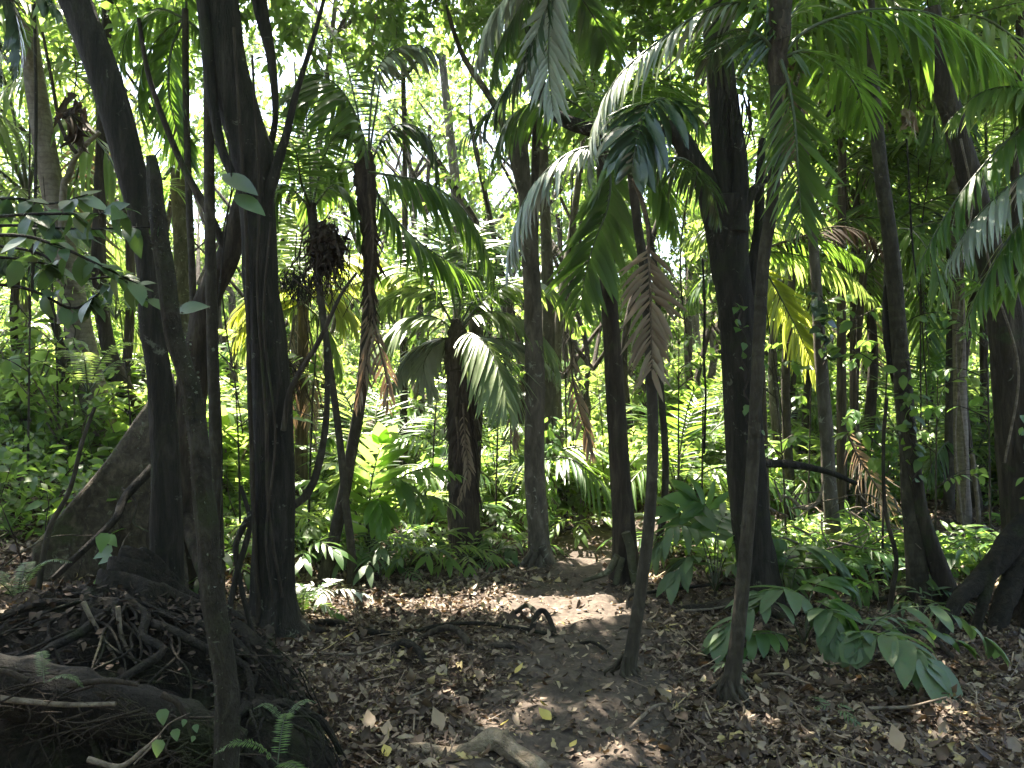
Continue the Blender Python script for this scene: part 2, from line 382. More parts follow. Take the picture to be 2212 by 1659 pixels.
x, y = scatter_xy(2600, 2.6, 10, gam=1.3); kp = path_dist(x, y) > .8; x, y = x[kp], y[kp]
a = rng.uniform(0, PI, len(x)); L = rng.uniform(.06, .3, len(x))
strips(mb, np.stack([x, y, hm(x, y)+.018], 1), np.stack([np.cos(a), np.sin(a), rng.normal(0, .08, len(x))], 1), np.tile(Z, (len(x), 1)), L, rng.uniform(.0015, .004, len(x)), 3, lambda t: np.ones_like(t)*1.0, -.8, rng.normal(0, .4, len(x)))
o = mb.build('leaf_litter', M['litter'], origin=(0, 0, 0)); setting(o, 'stuff'); o['label'] = 'dry brown leaf litter covering the forest floor'; o['category'] = 'leaf litter'

# individually visible fallen leaves: (px, py, length px, colour)
FALLEN = [(1590, 1150+0, 0, 0)]
fl_mesh = {}
def fallen_mesh(kind):
    mb = MB()
    n = 1; wv = .07
    strips(mb, [(0, 0, 0)], [(1, 0, .05)], [(0, .1, 1)], 1.0, .27 if kind != 'yellowleaf' else .32, 11, 'leaf', .35, -.9, wav=wv)
    return mb
FL = [('yellowleaf', 'yellow leaf lying on the path behind the pale surface root', 1180, 1548, 34), ('yellowleaf', 'yellow leaf lying just below another yellow leaf on the bare soil', 1191, 1565, 40),
      ('yellowleaf', 'small yellow leaf on the soil above the pale surface root', 1080, 1576, 24), ('yellowleaf', 'single yellow leaf lying on the path level with the slim stem foot', 1112, 1472, 30),
      ('yellowleaf', 'yellow curled leaf on the dark soil at the end of the pale root', 1231, 1626, 26), ('yellowleaf', 'small yellow leaf at the edge of the bare trodden soil', 1262, 1505, 20),
      ('yellowleaf', 'yellow leaf among brown litter below the vine-hung trunk', 742, 1386, 30), ('yellowleaf', 'yellow-green leaf on the litter near the frame bottom', 838, 1655, 40),
      ('tanleaf', 'broad tan leaf leaning against the pale surface root', 955, 1588, 60), ('tanleaf', 'pale tan leaf lying above the pale surface root', 1000, 1566, 52),
      ('tanleaf', 'big brown leaf lying in front of the broad seedling palm', 1775, 1560, 56), ('tanleaf', 'large curled tan leaf on the litter at the frame bottom', 1945, 1640, 64),
      ('tanleaf', 'tan leaf on the litter beside the slender palm foot', 1660, 1535, 34), ('tanleaf', 'broad pale leaf lying on the litter below the fern', 800, 1600, 54),
      ('tanleaf', 'ochre leaf lying on the litter beside the broad pale leaf', 830, 1612, 44), ('tanleaf', 'pale leaf on the litter under the vine-hung trunk', 715, 1440, 40),
      ('tanleaf', 'tan leaf lying in the middle of the bare path', 1300, 1490, 34), ('tanleaf', 'pale dry leaf beside the mossy prop roots', 1290, 1195, 34),
      ('tanleaf', 'pale dry leaf in the sunlit path beyond the palm', 1265, 1183, 30), ('tanleaf', 'reddish tan leaf among the litter below the dwarf palm', 1830, 1610, 46)]
for kind, lab, px, py, lp in FL:
    if kind not in fl_mesh:
        o = fallen_mesh(kind).build('fallen_leaf', M[kind], origin=(0, 0, 0)); fl_mesh[kind] = o
    else:
        o = fl_mesh[kind].copy(); COL.objects.link(o)
    d = base_d(px, py); p = P(px, py, d); s = lp/F*d*1.0
    o.location = (p[0], p[1], float(hm(p[0], p[1]))+.035); o.scale = (s, s, s)
    o.rotation_euler = (random.uniform(-.25, .35), random.uniform(-.25, .25), random.uniform(0, 6.28))
    tag(o, lab, 'fallen leaf', 'conspicuous fallen leaves')

# ------------------------------------------------------------------ trunks, roots
def px_path(rows, d=None):
    """rows (px, py, width px[, depth]) -> world points and radii"""
    out = []
    for r in rows:
        dd = r[3] if len(r) > 3 else d
        p = P(r[0], r[1], dd); out.append((*p, r[2]/2/F*dd))
    return np.array(out)
def trunk_part(parent, rows, d, mat, name='trunk', sides=20, rough=.12, seed=1, flare=.45, ground=True, n=60, fine=1.0):
    a = px_path(rows, d)
    if ground:
        x, y, z, r = a[-1]; g_ = float(H(x, y))
        if z > g_-.05: a = np.vstack([a, (x+(a[-1][0]-a[-2][0])*.1, y, g_-.12, r*1.08)])
    c = cr(a, n); rad = np.maximum(c[:, 3], .003)
    if flare:
        zz = c[:, 2]-c[-1][2]; rad = rad*(1+flare*np.exp(-zz/.16))
    mb = MB(); tube(mb, c[:, :3], rad, sides, rough, seed)
    return mb.build(name, mat, parent)
def tube_part(parent, pts, r0, r1, mat, name, seed=1, sides=8, rough=.12, n=24):
    c = cr(pts, n); mb = MB(); tube(mb, c, np.linspace(r0, r1, n), sides, rough, seed); return mb.build(name, mat, parent)

def crown_mb(blobs, n, L, twig=True, cull=True, k=2, hang=.35, prof='leaf', wide=.26, per=26):
    """leaves in twig clusters through ellipsoids (centre, radii, weight)"""
    mb = MB()
    wts = np.array([b[2] if len(b) > 2 else b[1][0]*b[1][1]*b[1][2] for b in blobs], float); wts /= wts.sum()
    for (b, wt) in zip(blobs, wts):
        c = np.array(b[0]); R = np.array(b[1]); nb = int(n*wt); ncl = max(3, nb//per)
        dirs = rand_dirs(ncl); rr = rng.uniform(.15, 1, ncl)**.45
        cc = c+dirs*R*rr[:, None]
        ax = unit(dirs*.7+rand_dirs(ncl)*.7+np.array([0, 0, -.15])); tl = rng.uniform(.25, .6, ncl)*min(1.0, R.min())
        idx = np.repeat(np.arange(ncl), per); m = len(idx)
        tt = rng.random(m); pos = cc[idx]+ax[idx]*(tt*tl[idx])[:, None]+rng.normal(0, .05*min(1, R.min())+.02, (m, 3))
        D = unit(ax[idx]*.6+rand_dirs(m)*.9+np.array([0, 0, -hang])); U = unit(rng.normal(0, .55, (m, 3))+Z)
        LL = L*rng.uniform(.6, 1.25, m)
        kp = keep_unlit(pos) if cull else np.ones(m, bool)
        strips(mb, pos[kp], D[kp], U[kp], LL[kp], LL[kp]*wide*rng.uniform(.8, 1.2, kp.sum()), k, prof, .2, rng.uniform(.1, .9, kp.sum()))
        if twig:
            for i in range(0, ncl, 2):
                if not cull or keep_unlit(cc[i:i+1])[0]:
                    tube(mb, np.array([cc[i]-ax[i]*tl[i]*.3, cc[i]+ax[i]*tl[i]*.5+.02, cc[i]+ax[i]*tl[i]]), [.007, .005, .002], 4, mi=1, cap=False)
    return mb

# ------------------------------------------------------------------ palm fronds
def frond_mb(pts, L, W, n, side=None, hang=.35, fwd=(30, 65), lift=.15, curl=.5, pet=.12, r0=.012, k=4, prof='lance', base_len=.55, tip_len=.4,
             fuse=0.0, ragged_=.09, one=None, miss=.035, mb=None, fold=.25):
    mb = mb or MB(); pts = np.asarray(pts, float); c = cr(pts, 48); T = unit(np.gradient(c, axis=0))
    ch = c[-1]-c[0]
    if side is None:
        side = np.cross(ch*np.array([1, 1, 0]), Z)
        if np.linalg.norm(side) < .15*np.linalg.norm(ch): side = np.array([1.0, 0, 0])
    side = unit(side)
    tube(mb, c, np.linspace(r0, r0*.18, len(c)), 5, mi=1, cap=False)
    s = np.linspace(pet, .995, n); P0 = []; D = []; U = []; LL = []; cu = []
    for i, si in enumerate(s):
        f = si*(len(c)-1); j = min(int(f), len(c)-2); t_ = f-j
        p = c[j]*(1-t_)+c[j+1]*t_; tg = T[j]
        S = unit(side-(side@tg)*tg); N = np.cross(S, tg)
        if N[2] < -.3: N = -N
        u = (si-pet)/(1-pet); ph = math.radians(fwd[0]+(fwd[1]-fwd[0])*u**1.3)
        ln = L*(np.interp(u, [0, .3, .6, .85, 1], [base_len, 1, .95, .65, tip_len]))
        for sg in ((-1, 1) if one is None else (one,)):
            if rng.random() < miss: continue
            d = sg*S*math.cos(ph)+tg*math.sin(ph)+N*(lift+rng.normal(0, .5*ragged_))
            d = d+np.array([0, 0, -hang*rng.uniform(.7, 1.3)])+rng.normal(0, ragged_, 3)
            P0.append(p+rng.normal(0, .002, 3)); D.append(d); U.append(N*.6+Z*.5+sg*S*.15+rng.normal(0, .06, 3)); LL.append(ln*(rng.uniform(.88, 1.1) if rng.random() > .07 else rng.uniform(.35, .8))); cu.append(curl*rng.uniform(.5, 1.4))
    LL = np.array(LL)
    strips(mb, P0, D, U, LL, W*np.clip(LL/L, .5, 1.1)*rng.uniform(.85, 1.1, len(LL)), k, prof, fold, np.array(cu))
    if fuse:
        p = c[-2]; tg = T[-1]; S = unit(side-(side@tg)*tg)
        strips(mb, [p, p], [tg*.9+S*.35, tg*.9-S*.35], [np.cross(S, tg)]*2, L*fuse, W*1.7, 5, 'lance', .1, curl*.8)
    return mb
def pxp(rows, d=None): return np.array([P(r[0], r[1], r[2] if len(r) > 2 else d) for r in rows])
def frond(parent, rows, d, L, W, n, mat='palm', name='frond', label=None, rach=None, **kw):
    """L, W in pixels at depth d"""
    s = d/F
    o = frond_mb(pxp(rows, d), L*s, W*s, n, **kw).build(name, [M[mat], rach or M['palm_rachis']], parent)
    if label: o['label'] = label
    return o
M['palm_rachis'] = leaf_mat('frond_stalk', [(0, (.03, .045, .018)), (1, (.06, .075, .03))], (.1, .15, .03), .1, .4)
M['dead_rachis'] = bark_mat('dead_frond_stalk', (.05, .035, .025), (.11, .08, .058), (.2, .15, .11), 20, 1)

# shared frond templates along +X for the palms farther back
TEMPL = {}
def template(key):
    if key in TEMPL: return TEMPL[key]
    kind, mat = key
    r = {'arch': ([(0, 0, 0), (.3, 0, .22), (.62, .01, .24), (.88, .02, .05), (1.0, .03, -.16)], .36, .0125, 34, dict(hang=.55, curl=.5)),
         'up': ([(0, 0, 0), (.2, 0, .35), (.42, .02, .62), (.68, .03, .74), (.9, .05, .66)], .32, .0125, 32, dict(hang=.35, curl=.4, lift=.25)),
         'droop': ([(0, 0, 0), (.25, 0, .12), (.5, -.01, -.02), (.68, -.02, -.32), (.74, -.02, -.62)], .36, .0125, 34, dict(hang=.5, curl=.4)),
         'broad': ([(0, 0, 0), (.3, 0, .26), (.65, .01, .32), (1, .02, .12)], .52, .048, 6, dict(hang=.22, curl=.75, k=5, pet=.35, fuse=1.0, lift=.3)),
         'broadlow': ([(0, 0, 0), (.35, 0, .12), (.7, .01, .08), (1, .02, -.1)], .52, .046, 6, dict(hang=.25, curl=.8, k=5, pet=.35, fuse=1.0, lift=.25)),
         'fern': ([(0, 0, 0), (.35, 0, .30), (.7, .01, .36), (1, .02, .18)], .17, .014, 34, dict(hang=.12, curl=.3, k=2, pet=.12, fwd=(10, 35), lift=.1, ragged_=.04, base_len=.9, tip_len=.15))}[kind]
    mb = frond_mb(np.array(r[0], float), r[1], r[2], r[3], r0=.011, **r[4])
    o = mb.build('frond', [M[mat], M['palm_rachis']], origin=(0, 0, 0)); me = o.data; bpy.data.objects.remove(o)
    TEMPL[key] = me; return me
def put_frond(parent, key, scale, az, pitch=0, roll=0, z=0, name='frond'):
    o = bpy.data.objects.new(name, template(key)); COL.objects.link(o); o.parent = parent
    o.location = (0, 0, z); o.scale = (scale,)*3; o.rotation_euler = (roll, -pitch, az); return o

exec_parts = []
# ================================================================== THE TREES THAT CAN BE TOLD APART
def base_of(rows, d):
    r = rows[-1]; p = P(r[0], r[1], r[3] if len(r) > 3 else d); return (p[0], p[1], float(H(p[0], p[1])))
def tree(name, label, cat, rows, d=None, mat='bark_dark', group=None, **kw):
    if d is None: d = base_d(rows[-1][0], rows[-1][1])
    o = thing(name, label, cat, base_of(rows, d), group)
    trunk_part(o, rows, d, M[mat], **kw); o['_d'] = d; return o, d
def limb(parent, rows, d, mat='bark_dark', name='limb', seed=5, n=30, rough=.1):
    a = px_path(rows, d); c = cr(a, n); mb = MB(); tube(mb, c[:, :3], np.maximum(c[:, 3], .002), 9, rough, seed); return mb.build(name, M[mat], parent)
def crown(parent, blobs, n, L, mat='canopy', **kw): return crown_mb(blobs, n, L, **kw).build('crown', [M[mat], M['twig']], parent)

# pale ringed trunk on the bank
ringed, d = tree('rainforest_tree', 'tall pale trunk with faint rings leaning on the bank beside the buttress root', 'tree',
    [(30, -260, 34), (60, 60, 38), (100, 330, 45), (150, 600, 50), (190, 800, 56), (240, 1010, 62)], 7.6, 'bark_ring', sides=26, rough=.05, seed=2)
crown(ringed, [((-4.6, 7.8, 7.3), (2.2, 1.8, 1.4)), ((-6.2, 8.3, 6.2), (1.6, 1.4, 1.0))], 7000, .13)

# black leaning trunk
black, d = tree('rainforest_tree', 'black trunk leaning over to the upper corner with its foot in the root mound', 'tree',
    [(90, -190, 64), (160, -10, 66), (222, 156, 66), (282, 360, 62), (312, 520, 46), (326, 687, 48), (347, 826, 52), (357, 1000, 58), (361, 1124, 66), (364, 1300, 70), (366, 1352, 84)],
    4.05, 'bark_dark', seed=3, n=80)
crown(black, [((-3.9, 7.0, 5.2), (1.0, .8, .6), 1.5), ((-2.85, 5.5, 5.2), (1.2, .9, .5), 2.2), ((-2.0, 5.0, 5.4), (1.0, .8, .5), 1.6), ((-3.1, 5.2, 6.6), (2.4, 2.2, 1.2)), ((-1.2, 6.6, 7.6), (2.2, 2.0, 1.3))], 9000, .13)  # includes unseen leaf blobs added overhead to shade the root mound

# lichen-spotted slim stem, closest thing
lich, d = tree('snag', 'slim lichen-crusted stem with a broken top standing in front of the root mound', 'tree stump',
    [(327, 338, 22), (333, 380, 30), (338, 440, 34), (347, 520, 36), (357, 583, 36), (375, 722, 38), (400, 800, 40), (413, 843, 41), (430, 965, 43), (440, 1070, 45), (450, 1150, 46), (461, 1291, 48), (479, 1395, 49), (493, 1534, 51), (490, 1659, 53), (489, 1800, 58)],
    2.75, 'bark_lichen', sides=30, rough=.22, seed=4, n=130)
mb = MB()
a = cr(px_path([(338, 440, 34), (357, 583, 36), (413, 843, 41), (440, 1070, 45), (479, 1395, 49), (490, 1659, 53)], 2.75), 500)
idx = rng.integers(0, 500, 900); dr = rand_dirs(900); dr[:, 2] *= .3; dr = unit(dr)
strips(mb, a[idx, :3]+dr*a[idx, 3:4]*.92, dr+rng.normal(0, .5, (900, 3)), rand_dirs(900), rng.uniform(.004, .013, 900), rng.uniform(.002, .006, 900), 2, 'broad', .3, .8, wav=.2)
M['lichen'] = leaf_mat('lichen_flake', [(0, (.03, .027, .018)), (.6, (.07, .07, .045)), (1, (.16, .165, .12))], (.06, .06, .03), .1, .8)
mb.build('lichen', M['lichen'], lich)

# thick vine-hung trunk
vine, d = tree('rainforest_tree', 'thick dark trunk hung with climbing vines beside the small curved palms', 'tree',
    [(452, -240, 80), (470, 0, 82), (494, 160, 84), (541, 315, 88), (552, 420, 76), (562, 580, 74), (574, 710, 78), (585, 865, 84), (590, 1083, 86), (590, 1240, 90), (592, 1330, 104), (592, 1372, 132)],
    None, 'bark_dark', sides=30, rough=.16, seed=6, n=90)
dv = d
limb(vine, [(562, 480, 20), (584, 405, 26), (602, 345, 22), (620, 285, 18), (640, 200, 14), (672, 100, 11), (705, -20, 8)], dv-.05)
limb(vine, [(580, 330, 18), (595, 250, 14), (585, 120, 22), (560, 0, 34), (550, -150, 34)], dv+.25)
limb(vine, [(530, 430, 18), (482, 330, 20), (458, 210, 23), (446, 90, 26), (432, -60, 26)], dv-.12, seed=8)
for k, rows in enumerate(([(505, 60, 7), (520, 300, 8), (533, 520, 9), (538, 800, 10), (548, 1100, 11), (560, 1360, 14)], [(545, 120, 5), (560, 420, 6), (556, 640, 6), (575, 900, 8), (580, 1100, 7), (610, 1290, 7)],
                          [(585, 480, 5), (570, 700, 5), (595, 940, 5), (575, 1150, 5), (590, 1300, 5)])):
    limb(vine, rows, dv-.13-.02*k, 'bark_brown', 'vine', seed=20+k, n=50, rough=.25)
crown(vine, [((-2.4, 6.6, 8.0), (2.2, 2.2, 1.3)), ((-.3, 7.6, 8.3), (2.4, 2.2, 1.3)), ((-1.5, 4.4, 6.3), (1.8, 1.6, .8)), ((-2.8, 6.2, 7.0), (1.7, 1.5, .7)), ((-1.5, 6.8, 5.0), (1.0, .8, .55), .9), ((-2.3, 7.3, 4.9), (.8, .8, .7), .8), ((-.7, 7.4, 5.3), (.9, .7, .5), .7)], 17000, .13)  # one high unseen blob is added to darken the mound below

# slender ringed pole beside it
pole, d = tree('sapling', 'slender straight grey sapling close beside the thick vine-hung trunk', 'sapling',
    [(446, -120, 20), (450, 150, 21), (452, 347, 22), (455, 575, 23), (462, 826, 24), (466, 1000, 25), (470, 1180, 27)], 5.3, 'bark_slim', seed=9, rough=.05)
crown(pole, [((-2.3, 6.2, 6.2), (1.2, 1.2, .8))], 1500, .13)

# buttress tree
butt, d = tree('buttress_tree', 'curved dark tree with a broad mossy buttress root flaring over the bank', 'tree',
    [(560, 300, 40), (520, 470, 46), (490, 560, 50), (448, 650, 54), (428, 745, 56), (412, 850, 70), (392, 960, 96), (372, 1090, 120), (365, 1190, 130)], 5.5, 'bark_brown', sides=30, rough=.12, seed=11)
def buttress(parent, A, B, ztop, zend, mat, thick=(.16, .05), bulge=0.0, seed=1, sag=1.5, n=40, m=14):
    """a plate root: vertical fin from A at the trunk to B far out"""
    A = np.array(A, float); B = np.array(B, float); u = np.linspace(0, 1, n); side = unit(np.cross(B-A, Z)*np.array([1, 1, 0]))
    r = np.random.default_rng(seed); ph = r.uniform(0, 6.28, 4)
    sect = []
    for ui in u:
        c = A+(B-A)*ui+side*bulge*math.sin(ui*PI*1.3)*.5
        zt = zend+(ztop-zend)*(1-ui)**sag+.02*math.sin(9*ui+ph[0]); zb = float(H(c[0], c[1]))-.1
        th = thick[0]+(thick[1]-thick[0])*ui**.6; ring = []
        for k in range(m*2):
            side_s = 1 if k < m else -1; v = (k/(m-1)) if k < m else 1-((k-m)/(m-1))
            z = zb+(zt-zb)*v; wd = th*((1-v)**1.4*1.4+.32)*(1 if 0 < v < 1 else .55 if v == 1 else 1)
            wd *= 1+.18*math.sin(7*v+6*ui+ph[1])+.1*math.sin(15*v-9*ui+ph[2])
            ring.append(c*np.array([1, 1, 0])+np.array([0, 0, z])+side*side_s*wd)
        sect.append(ring)
    v = np.array(sect).reshape(-1, 3); mm = 2*m; q = []
    for i in range(n-1):
        for j in range(mm):
            k = (j+1) % mm; q.append((i*mm+j, i*mm+k, (i+1)*mm+k, (i+1)*mm+j))
    for j in range(m-1): q.append(((n-1)*mm+j, (n-1)*mm+j+1, (n-1)*mm+mm-2-j, (n-1)*mm+mm-1-j))
    mb = MB(); mb.add(v, q); return mb.build('buttress_root', mat, parent)
pA = P(372, 1100, 5.45); pB = P(66, 1200, 4.9)
o = buttress(butt, (pA[0], pA[1], 0), (pB[0], pB[1], 0), 1.66, .62, M['bark_butt'], (.19, .07), .25, 3, sag=1.25); o['label'] = 'broad mossy plate root running down to the ground'
tube_part(butt, [P(400, 1120, 5.4), P(430, 1200, 5.2)] + [np.array([x, y, float(H(x, y))+z]) for x, y, z in ((-1.9, 5.0, .12), (-1.7, 4.8, .03), (-1.5, 4.65, -.06))], .06, .025, M['bark_brown'], 'root', 17)
tube_part(butt, [P(330, 1010, 5.1), P(270, 1075, 4.9), P(250, 1120, 4.75), P(190, 1180, 4.6), P(115, 1250, 4.5)], .03, .018, M['root_dark'], 'root', 7)
tube_part(butt, [P(265, 1055, 4.98), P(295, 1085, 4.9), P(290, 1130, 4.85), P(325, 1150, 4.8)], .009, .005, M['bark_brown'], 'root', 8)
crown(butt, [((-1.6, 8.2, 6.4), (1.8, 1.6, .9))], 3500, .13)

limb(butt, [(496, 560, 20), (470, 500, 19), (440, 440, 18), (398, 365, 15), (350, 250, 13), (318, 150, 11), (300, 40, 9)], 5.45, 'bark_brown')
# trunk behind the buttress tree
back, d = tree('rainforest_tree', 'thin dark trunk slanting down behind the buttress root', 'tree',
    [(236, -60, 22), (228, 140, 24), (222, 312, 26), (214, 520, 28), (217, 640, 30), (236, 757, 32), (272, 843, 34), (300, 905, 38), (330, 980, 42)], 8.0, 'bark_brown', seed=12)
crown(back, [((-3.6, 9.2, 6.6), (2.0, 1.6, 1.2))], 4500, .12)

# two-stemmed straight trunks at centre
ctr, d = tree('rainforest_tree', 'straight brown trunk flecked with lichen rising at the edge of the path', 'tree',
    [(1120, 280, 30), (1135, 420, 32), (1146, 540, 36), (1152, 700, 40), (1156, 850, 42), (1154, 1000, 44), (1160, 1100, 45), (1166, 1190, 48), (1168, 1222, 60)], None, 'bark_grey', seed=13, sides=26)
limb(ctr, [(1135, 430, 26), (1080, 250, 18), (1000, 120, 12), (960, 0, 8)], d, 'bark_grey'); limb(ctr, [(1125, 330, 26), (1160, 200, 22), (1180, 60, 16), (1210, -60, 12)], d, 'bark_grey')
for rows in ([(1172, 1180, 20), (1190, 1215, 16), (1215, 1235, 10), (1240, 1242, 5)], [(1160, 1190, 18), (1145, 1222, 16), (1140, 1240, 10)], [(1150, 1190, 14), (1120, 1228, 10), (1090, 1240, 6)]):
    a = px_path(rows, d-.12); a[:, 2] = np.maximum(a[:, 2], H(a[:, 0], a[:, 1])+.01); tube_part(ctr, a[:, :3], a[0, 3], a[-1, 3], M['bark_grey'], 'root', 3)
crown(ctr, [((.2, 7.6, 5.7), (2.0, 1.2, .9)), ((-.9, 8.0, 6.2), (1.4, 1.2, .9)), ((1.2, 7.6, 6.3), (1.2, 1.2, .8))], 8000, .12)

ctr2, d = tree('rainforest_tree', 'shorter grey trunk half hidden behind the lichen-flecked trunk with vines at its foot', 'tree',
    [(1150, -160, 16), (1166, 120, 19), (1178, 480, 24), (1183, 600, 26), (1186, 760, 28), (1188, 900, 29), (1186, 1000, 30), (1190, 1100, 32), (1190, 1150, 36)], 8.6, 'bark_grey', seed=14)
crown(ctr2, [((.6, 9.6, 5.9), (1.4, 1.0, .9))], 2500, .12)

# forked black tree
fork, d = tree('forked_tree', 'black forked tree standing between the path and the palm seedlings', 'tree',
    [(1562, 430, 104), (1568, 480, 94), (1575, 560, 82), (1588, 660, 78), (1600, 800, 78), (1608, 950, 80), (1618, 1100, 82), (1634, 1220, 84), (1640, 1290, 92), (1642, 1325, 108)], None, 'bark_dark', sides=30, seed=15, rough=.12)
df = d
limb(fork, [(1582, 600, 34), (1568, 500, 62), (1540, 430, 58), (1490, 335, 46), (1450, 280, 42), (1400, 285, 34), (1320, 288, 32), (1254, 274, 32), (1215, 258, 30), (1186, 232, 26), (1165, 170, 20), (1140, 60, 15)], df, n=50)
limb(fork, [(1584, 620, 34), (1580, 520, 60), (1572, 420, 62), (1560, 250, 56), (1548, 120, 54), (1536, -20, 52), (1520, -180, 48)], df, n=40)
limb(fork, [(1592, 500, 46), (1600, 400, 36), (1592, 290, 30), (1578, 190, 26), (1566, 60, 24), (1560, -100, 20)], df-.1)
limb(fork, [(1598, 470, 36), (1625, 415, 22), (1650, 392, 15), (1672, 372, 11), (1700, 300, 8)], df-.1)
limb(fork, [(1612, 700, 26), (1622, 600, 26), (1638, 500, 24), (1640, 416, 22), (1646, 300, 16)], df+.15)
crown(fork, [((1.0, 6.9, 6.9), (2.4, 2.0, 1.1)), ((2.4, 6.0, 6.2), (1.8, 1.6, .9)), ((0.0, 5.4, 5.6), (1.4, 1.3, .7)), ((1.2, 5.0, 7.2), (2.4, 1.8, .8)), ((.15, 6.9, 5.1), (.9, .8, .6), .9), ((2.0, 7.0, 4.9), (.9, .8, .6), .9), ((1.2, 7.4, 4.6), (.6, .6, .5), .5)], 18000, .13)

blot, d = tree('rainforest_tree', 'pale blotched trunk standing by the bleached fallen frond', 'tree',
    [(1690, -160, 14), (1712, 60, 16), (1735, 300, 18), (1750, 460, 20), (1762, 600, 24), (1768, 700, 26), (1775, 800, 28), (1786, 950, 29), (1793, 1080, 31), (1806, 1205, 34), (1808, 1225, 40)], 6.9, 'bark_grey', seed=16)
crown(blot, [((2.9, 8.2, 5.9), (1.6, 1.4, .8))], 3000, .12)

slim, d = tree('rainforest_tree', 'tall slim brown trunk with a dark vine-wrapped twin stem', 'tree',
    [(1872, -60, 24), (1882, 120, 26), (1888, 220, 27), (1902, 360, 29), (1918, 480, 30), (1932, 620, 33), (1944, 760, 36), (1956, 900, 38), (1966, 1060, 40), (1978, 1200, 42), (1986, 1310, 50)], None, 'bark_slim', seed=17, sides=14)
ds = d
limb(slim, [(1905, 300, 10), (1915, 420, 12), (1918, 560, 16), (1916, 680, 22), (1924, 780, 20), (1950, 860, 16)], ds+.06, 'bark_dark', 'twin_stem', rough=.3)
limb(slim, [(1890, 205, 14), (1868, 168, 18), (1850, 205, 20), (1820, 226, 16), (1800, 236, 12), (1786, 252, 6)], ds-.05)
crown(slim, [((3.1, 6.9, 5.9), (1.6, 1.5, .9)), ((1.8, 8.0, 6.6), (1.6, 1.5, .9))], 5000, .13)

lean, d = tree('rainforest_tree', 'rough trunk leaning away beside the arching roots of the massive tree', 'tree',
    [(1872, -160, 12, 6.2), (1890, 150, 14, 6.1), (1912, 440, 18, 6.05), (1945, 700, 22, 6.0), (1960, 900, 26), (1982, 1070, 30), (1998, 1140, 34), (2025, 1220, 38), (2052, 1292, 44), (2060, 1312, 50)], None, 'bark_brown', seed=18)
pale, d = tree('rainforest_tree', 'slender pale trunk draped with thin vines in the sunny undergrowth', 'tree',
    [(2052, 300, 20), (2062, 480, 22), (2070, 650, 25), (2073, 820, 26), (2076, 960, 27), (2082, 1100, 29), (2088, 1235, 32)], 8.2, 'bark_ring', seed=19, sides=14)
for k, rows in enumerate(([(2060, 420, 5), (2080, 700, 5), (2062, 950, 6), (2090, 1230, 6)], [(2082, 560, 4), (2064, 760, 5), (2086, 1000, 5), (2076, 1230, 5)], [(2100, 980, 9), (2112, 1100, 10), (2120, 1240, 11)])):
    limb(pale, rows, 8.05, 'twig', 'vine', seed=30+k)
crown(pale, [((4.9, 9.2, 6.6), (1.7, 1.4, 1.2))], 4000, .12)

mass, d = tree('rainforest_tree', 'massive dark tree at the frame edge standing on arched roots', 'tree',
    [(2010, 20, 38), (2032, 160, 42), (2060, 260, 44), (2098, 400, 50), (2130, 520, 58), (2160, 640, 66), (2178, 760, 70), (2192, 900, 76), (2206, 1050, 84), (2224, 1180, 96), (2240, 1300, 120)], 5.4, 'bark_brown', sides=30, seed=21, rough=.16)
for k, (pts, r0, r1) in enumerate(((((2200, 1150), (2150, 1215), (2105, 1262), (2066, 1300), (2020, 1335)), .085, .035), (((2215, 1200), (2190, 1250), (2165, 1310), (2150, 1370), (2145, 1400)), .08, .05),
                       (((2230, 1220), (2235, 1300), (2225, 1400)), .1, .06), (((2210, 1120), (2160, 1180), (2140, 1240), (2100, 1300)), .05, .03))):
    a = np.array([P(x, y, 5.25-.06*i) for i, (x, y) in enumerate(pts)]); a[-1, 2] = H(a[-1, 0], a[-1, 1])-.05; tube_part(mass, a, r0, r1, M['root_dark'], 'arched_root', 40+k, 10)
for k, rows in enumerate(([(2120, 500, 5), (2150, 620, 5), (2200, 800, 5), (2170, 1000, 5)], [(2075, 300, 5), (2100, 430, 4), (2085, 520, 3)])): limb(mass, rows, 5.2, 'twig', 'vine', 50+k)
crown(mass, [((3.2, 5.0, 6.2), (2.2, 2.2, 1.0)), ((4.4, 6.6, 7.3), (2.0, 2.0, 1.2)), ((3.6, 7.4, 4.9), (1.0, .8, .8), 1.2)], 9500, .13)

edge, d = tree('rainforest_tree', 'thin trunk rising along the frame edge behind the massive tree', 'tree',
    [(2206, -60, 16), (2200, 150, 17), (2192, 330, 18), (2200, 600, 18), (2215, 900, 20), (2225, 1210, 24)], 7.2, 'bark_brown', seed=22)
crown(edge, [((4.8, 8.0, 6.0), (1.2, 1.1, .8))], 1500, .12)
lit_t, d = tree('rainforest_tree', 'mottled trunk seen through the leaves above the dwarf palm crown', 'tree',
    [(955, 120, 16), (968, 250, 18), (978, 340, 20), (986, 430, 22), (990, 560, 22), (990, 780, 24)], 12.5, 'bark_grey', seed=23)
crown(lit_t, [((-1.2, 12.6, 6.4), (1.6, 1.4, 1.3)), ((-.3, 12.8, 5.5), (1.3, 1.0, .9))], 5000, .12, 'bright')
gg, d = tree('rainforest_tree', 'grey-green trunk far behind the vine-hung trunk', 'tree',
    [(372, -200, 36), (380, 0, 38), (384, 150, 40), (392, 400, 42), (404, 700, 44), (410, 880, 46)], 10.5, 'bark_grey', seed=24)
crown(gg, [((-4.3, 10.8, 7.2), (2.0, 1.6, 1.2))], 4000, .12)

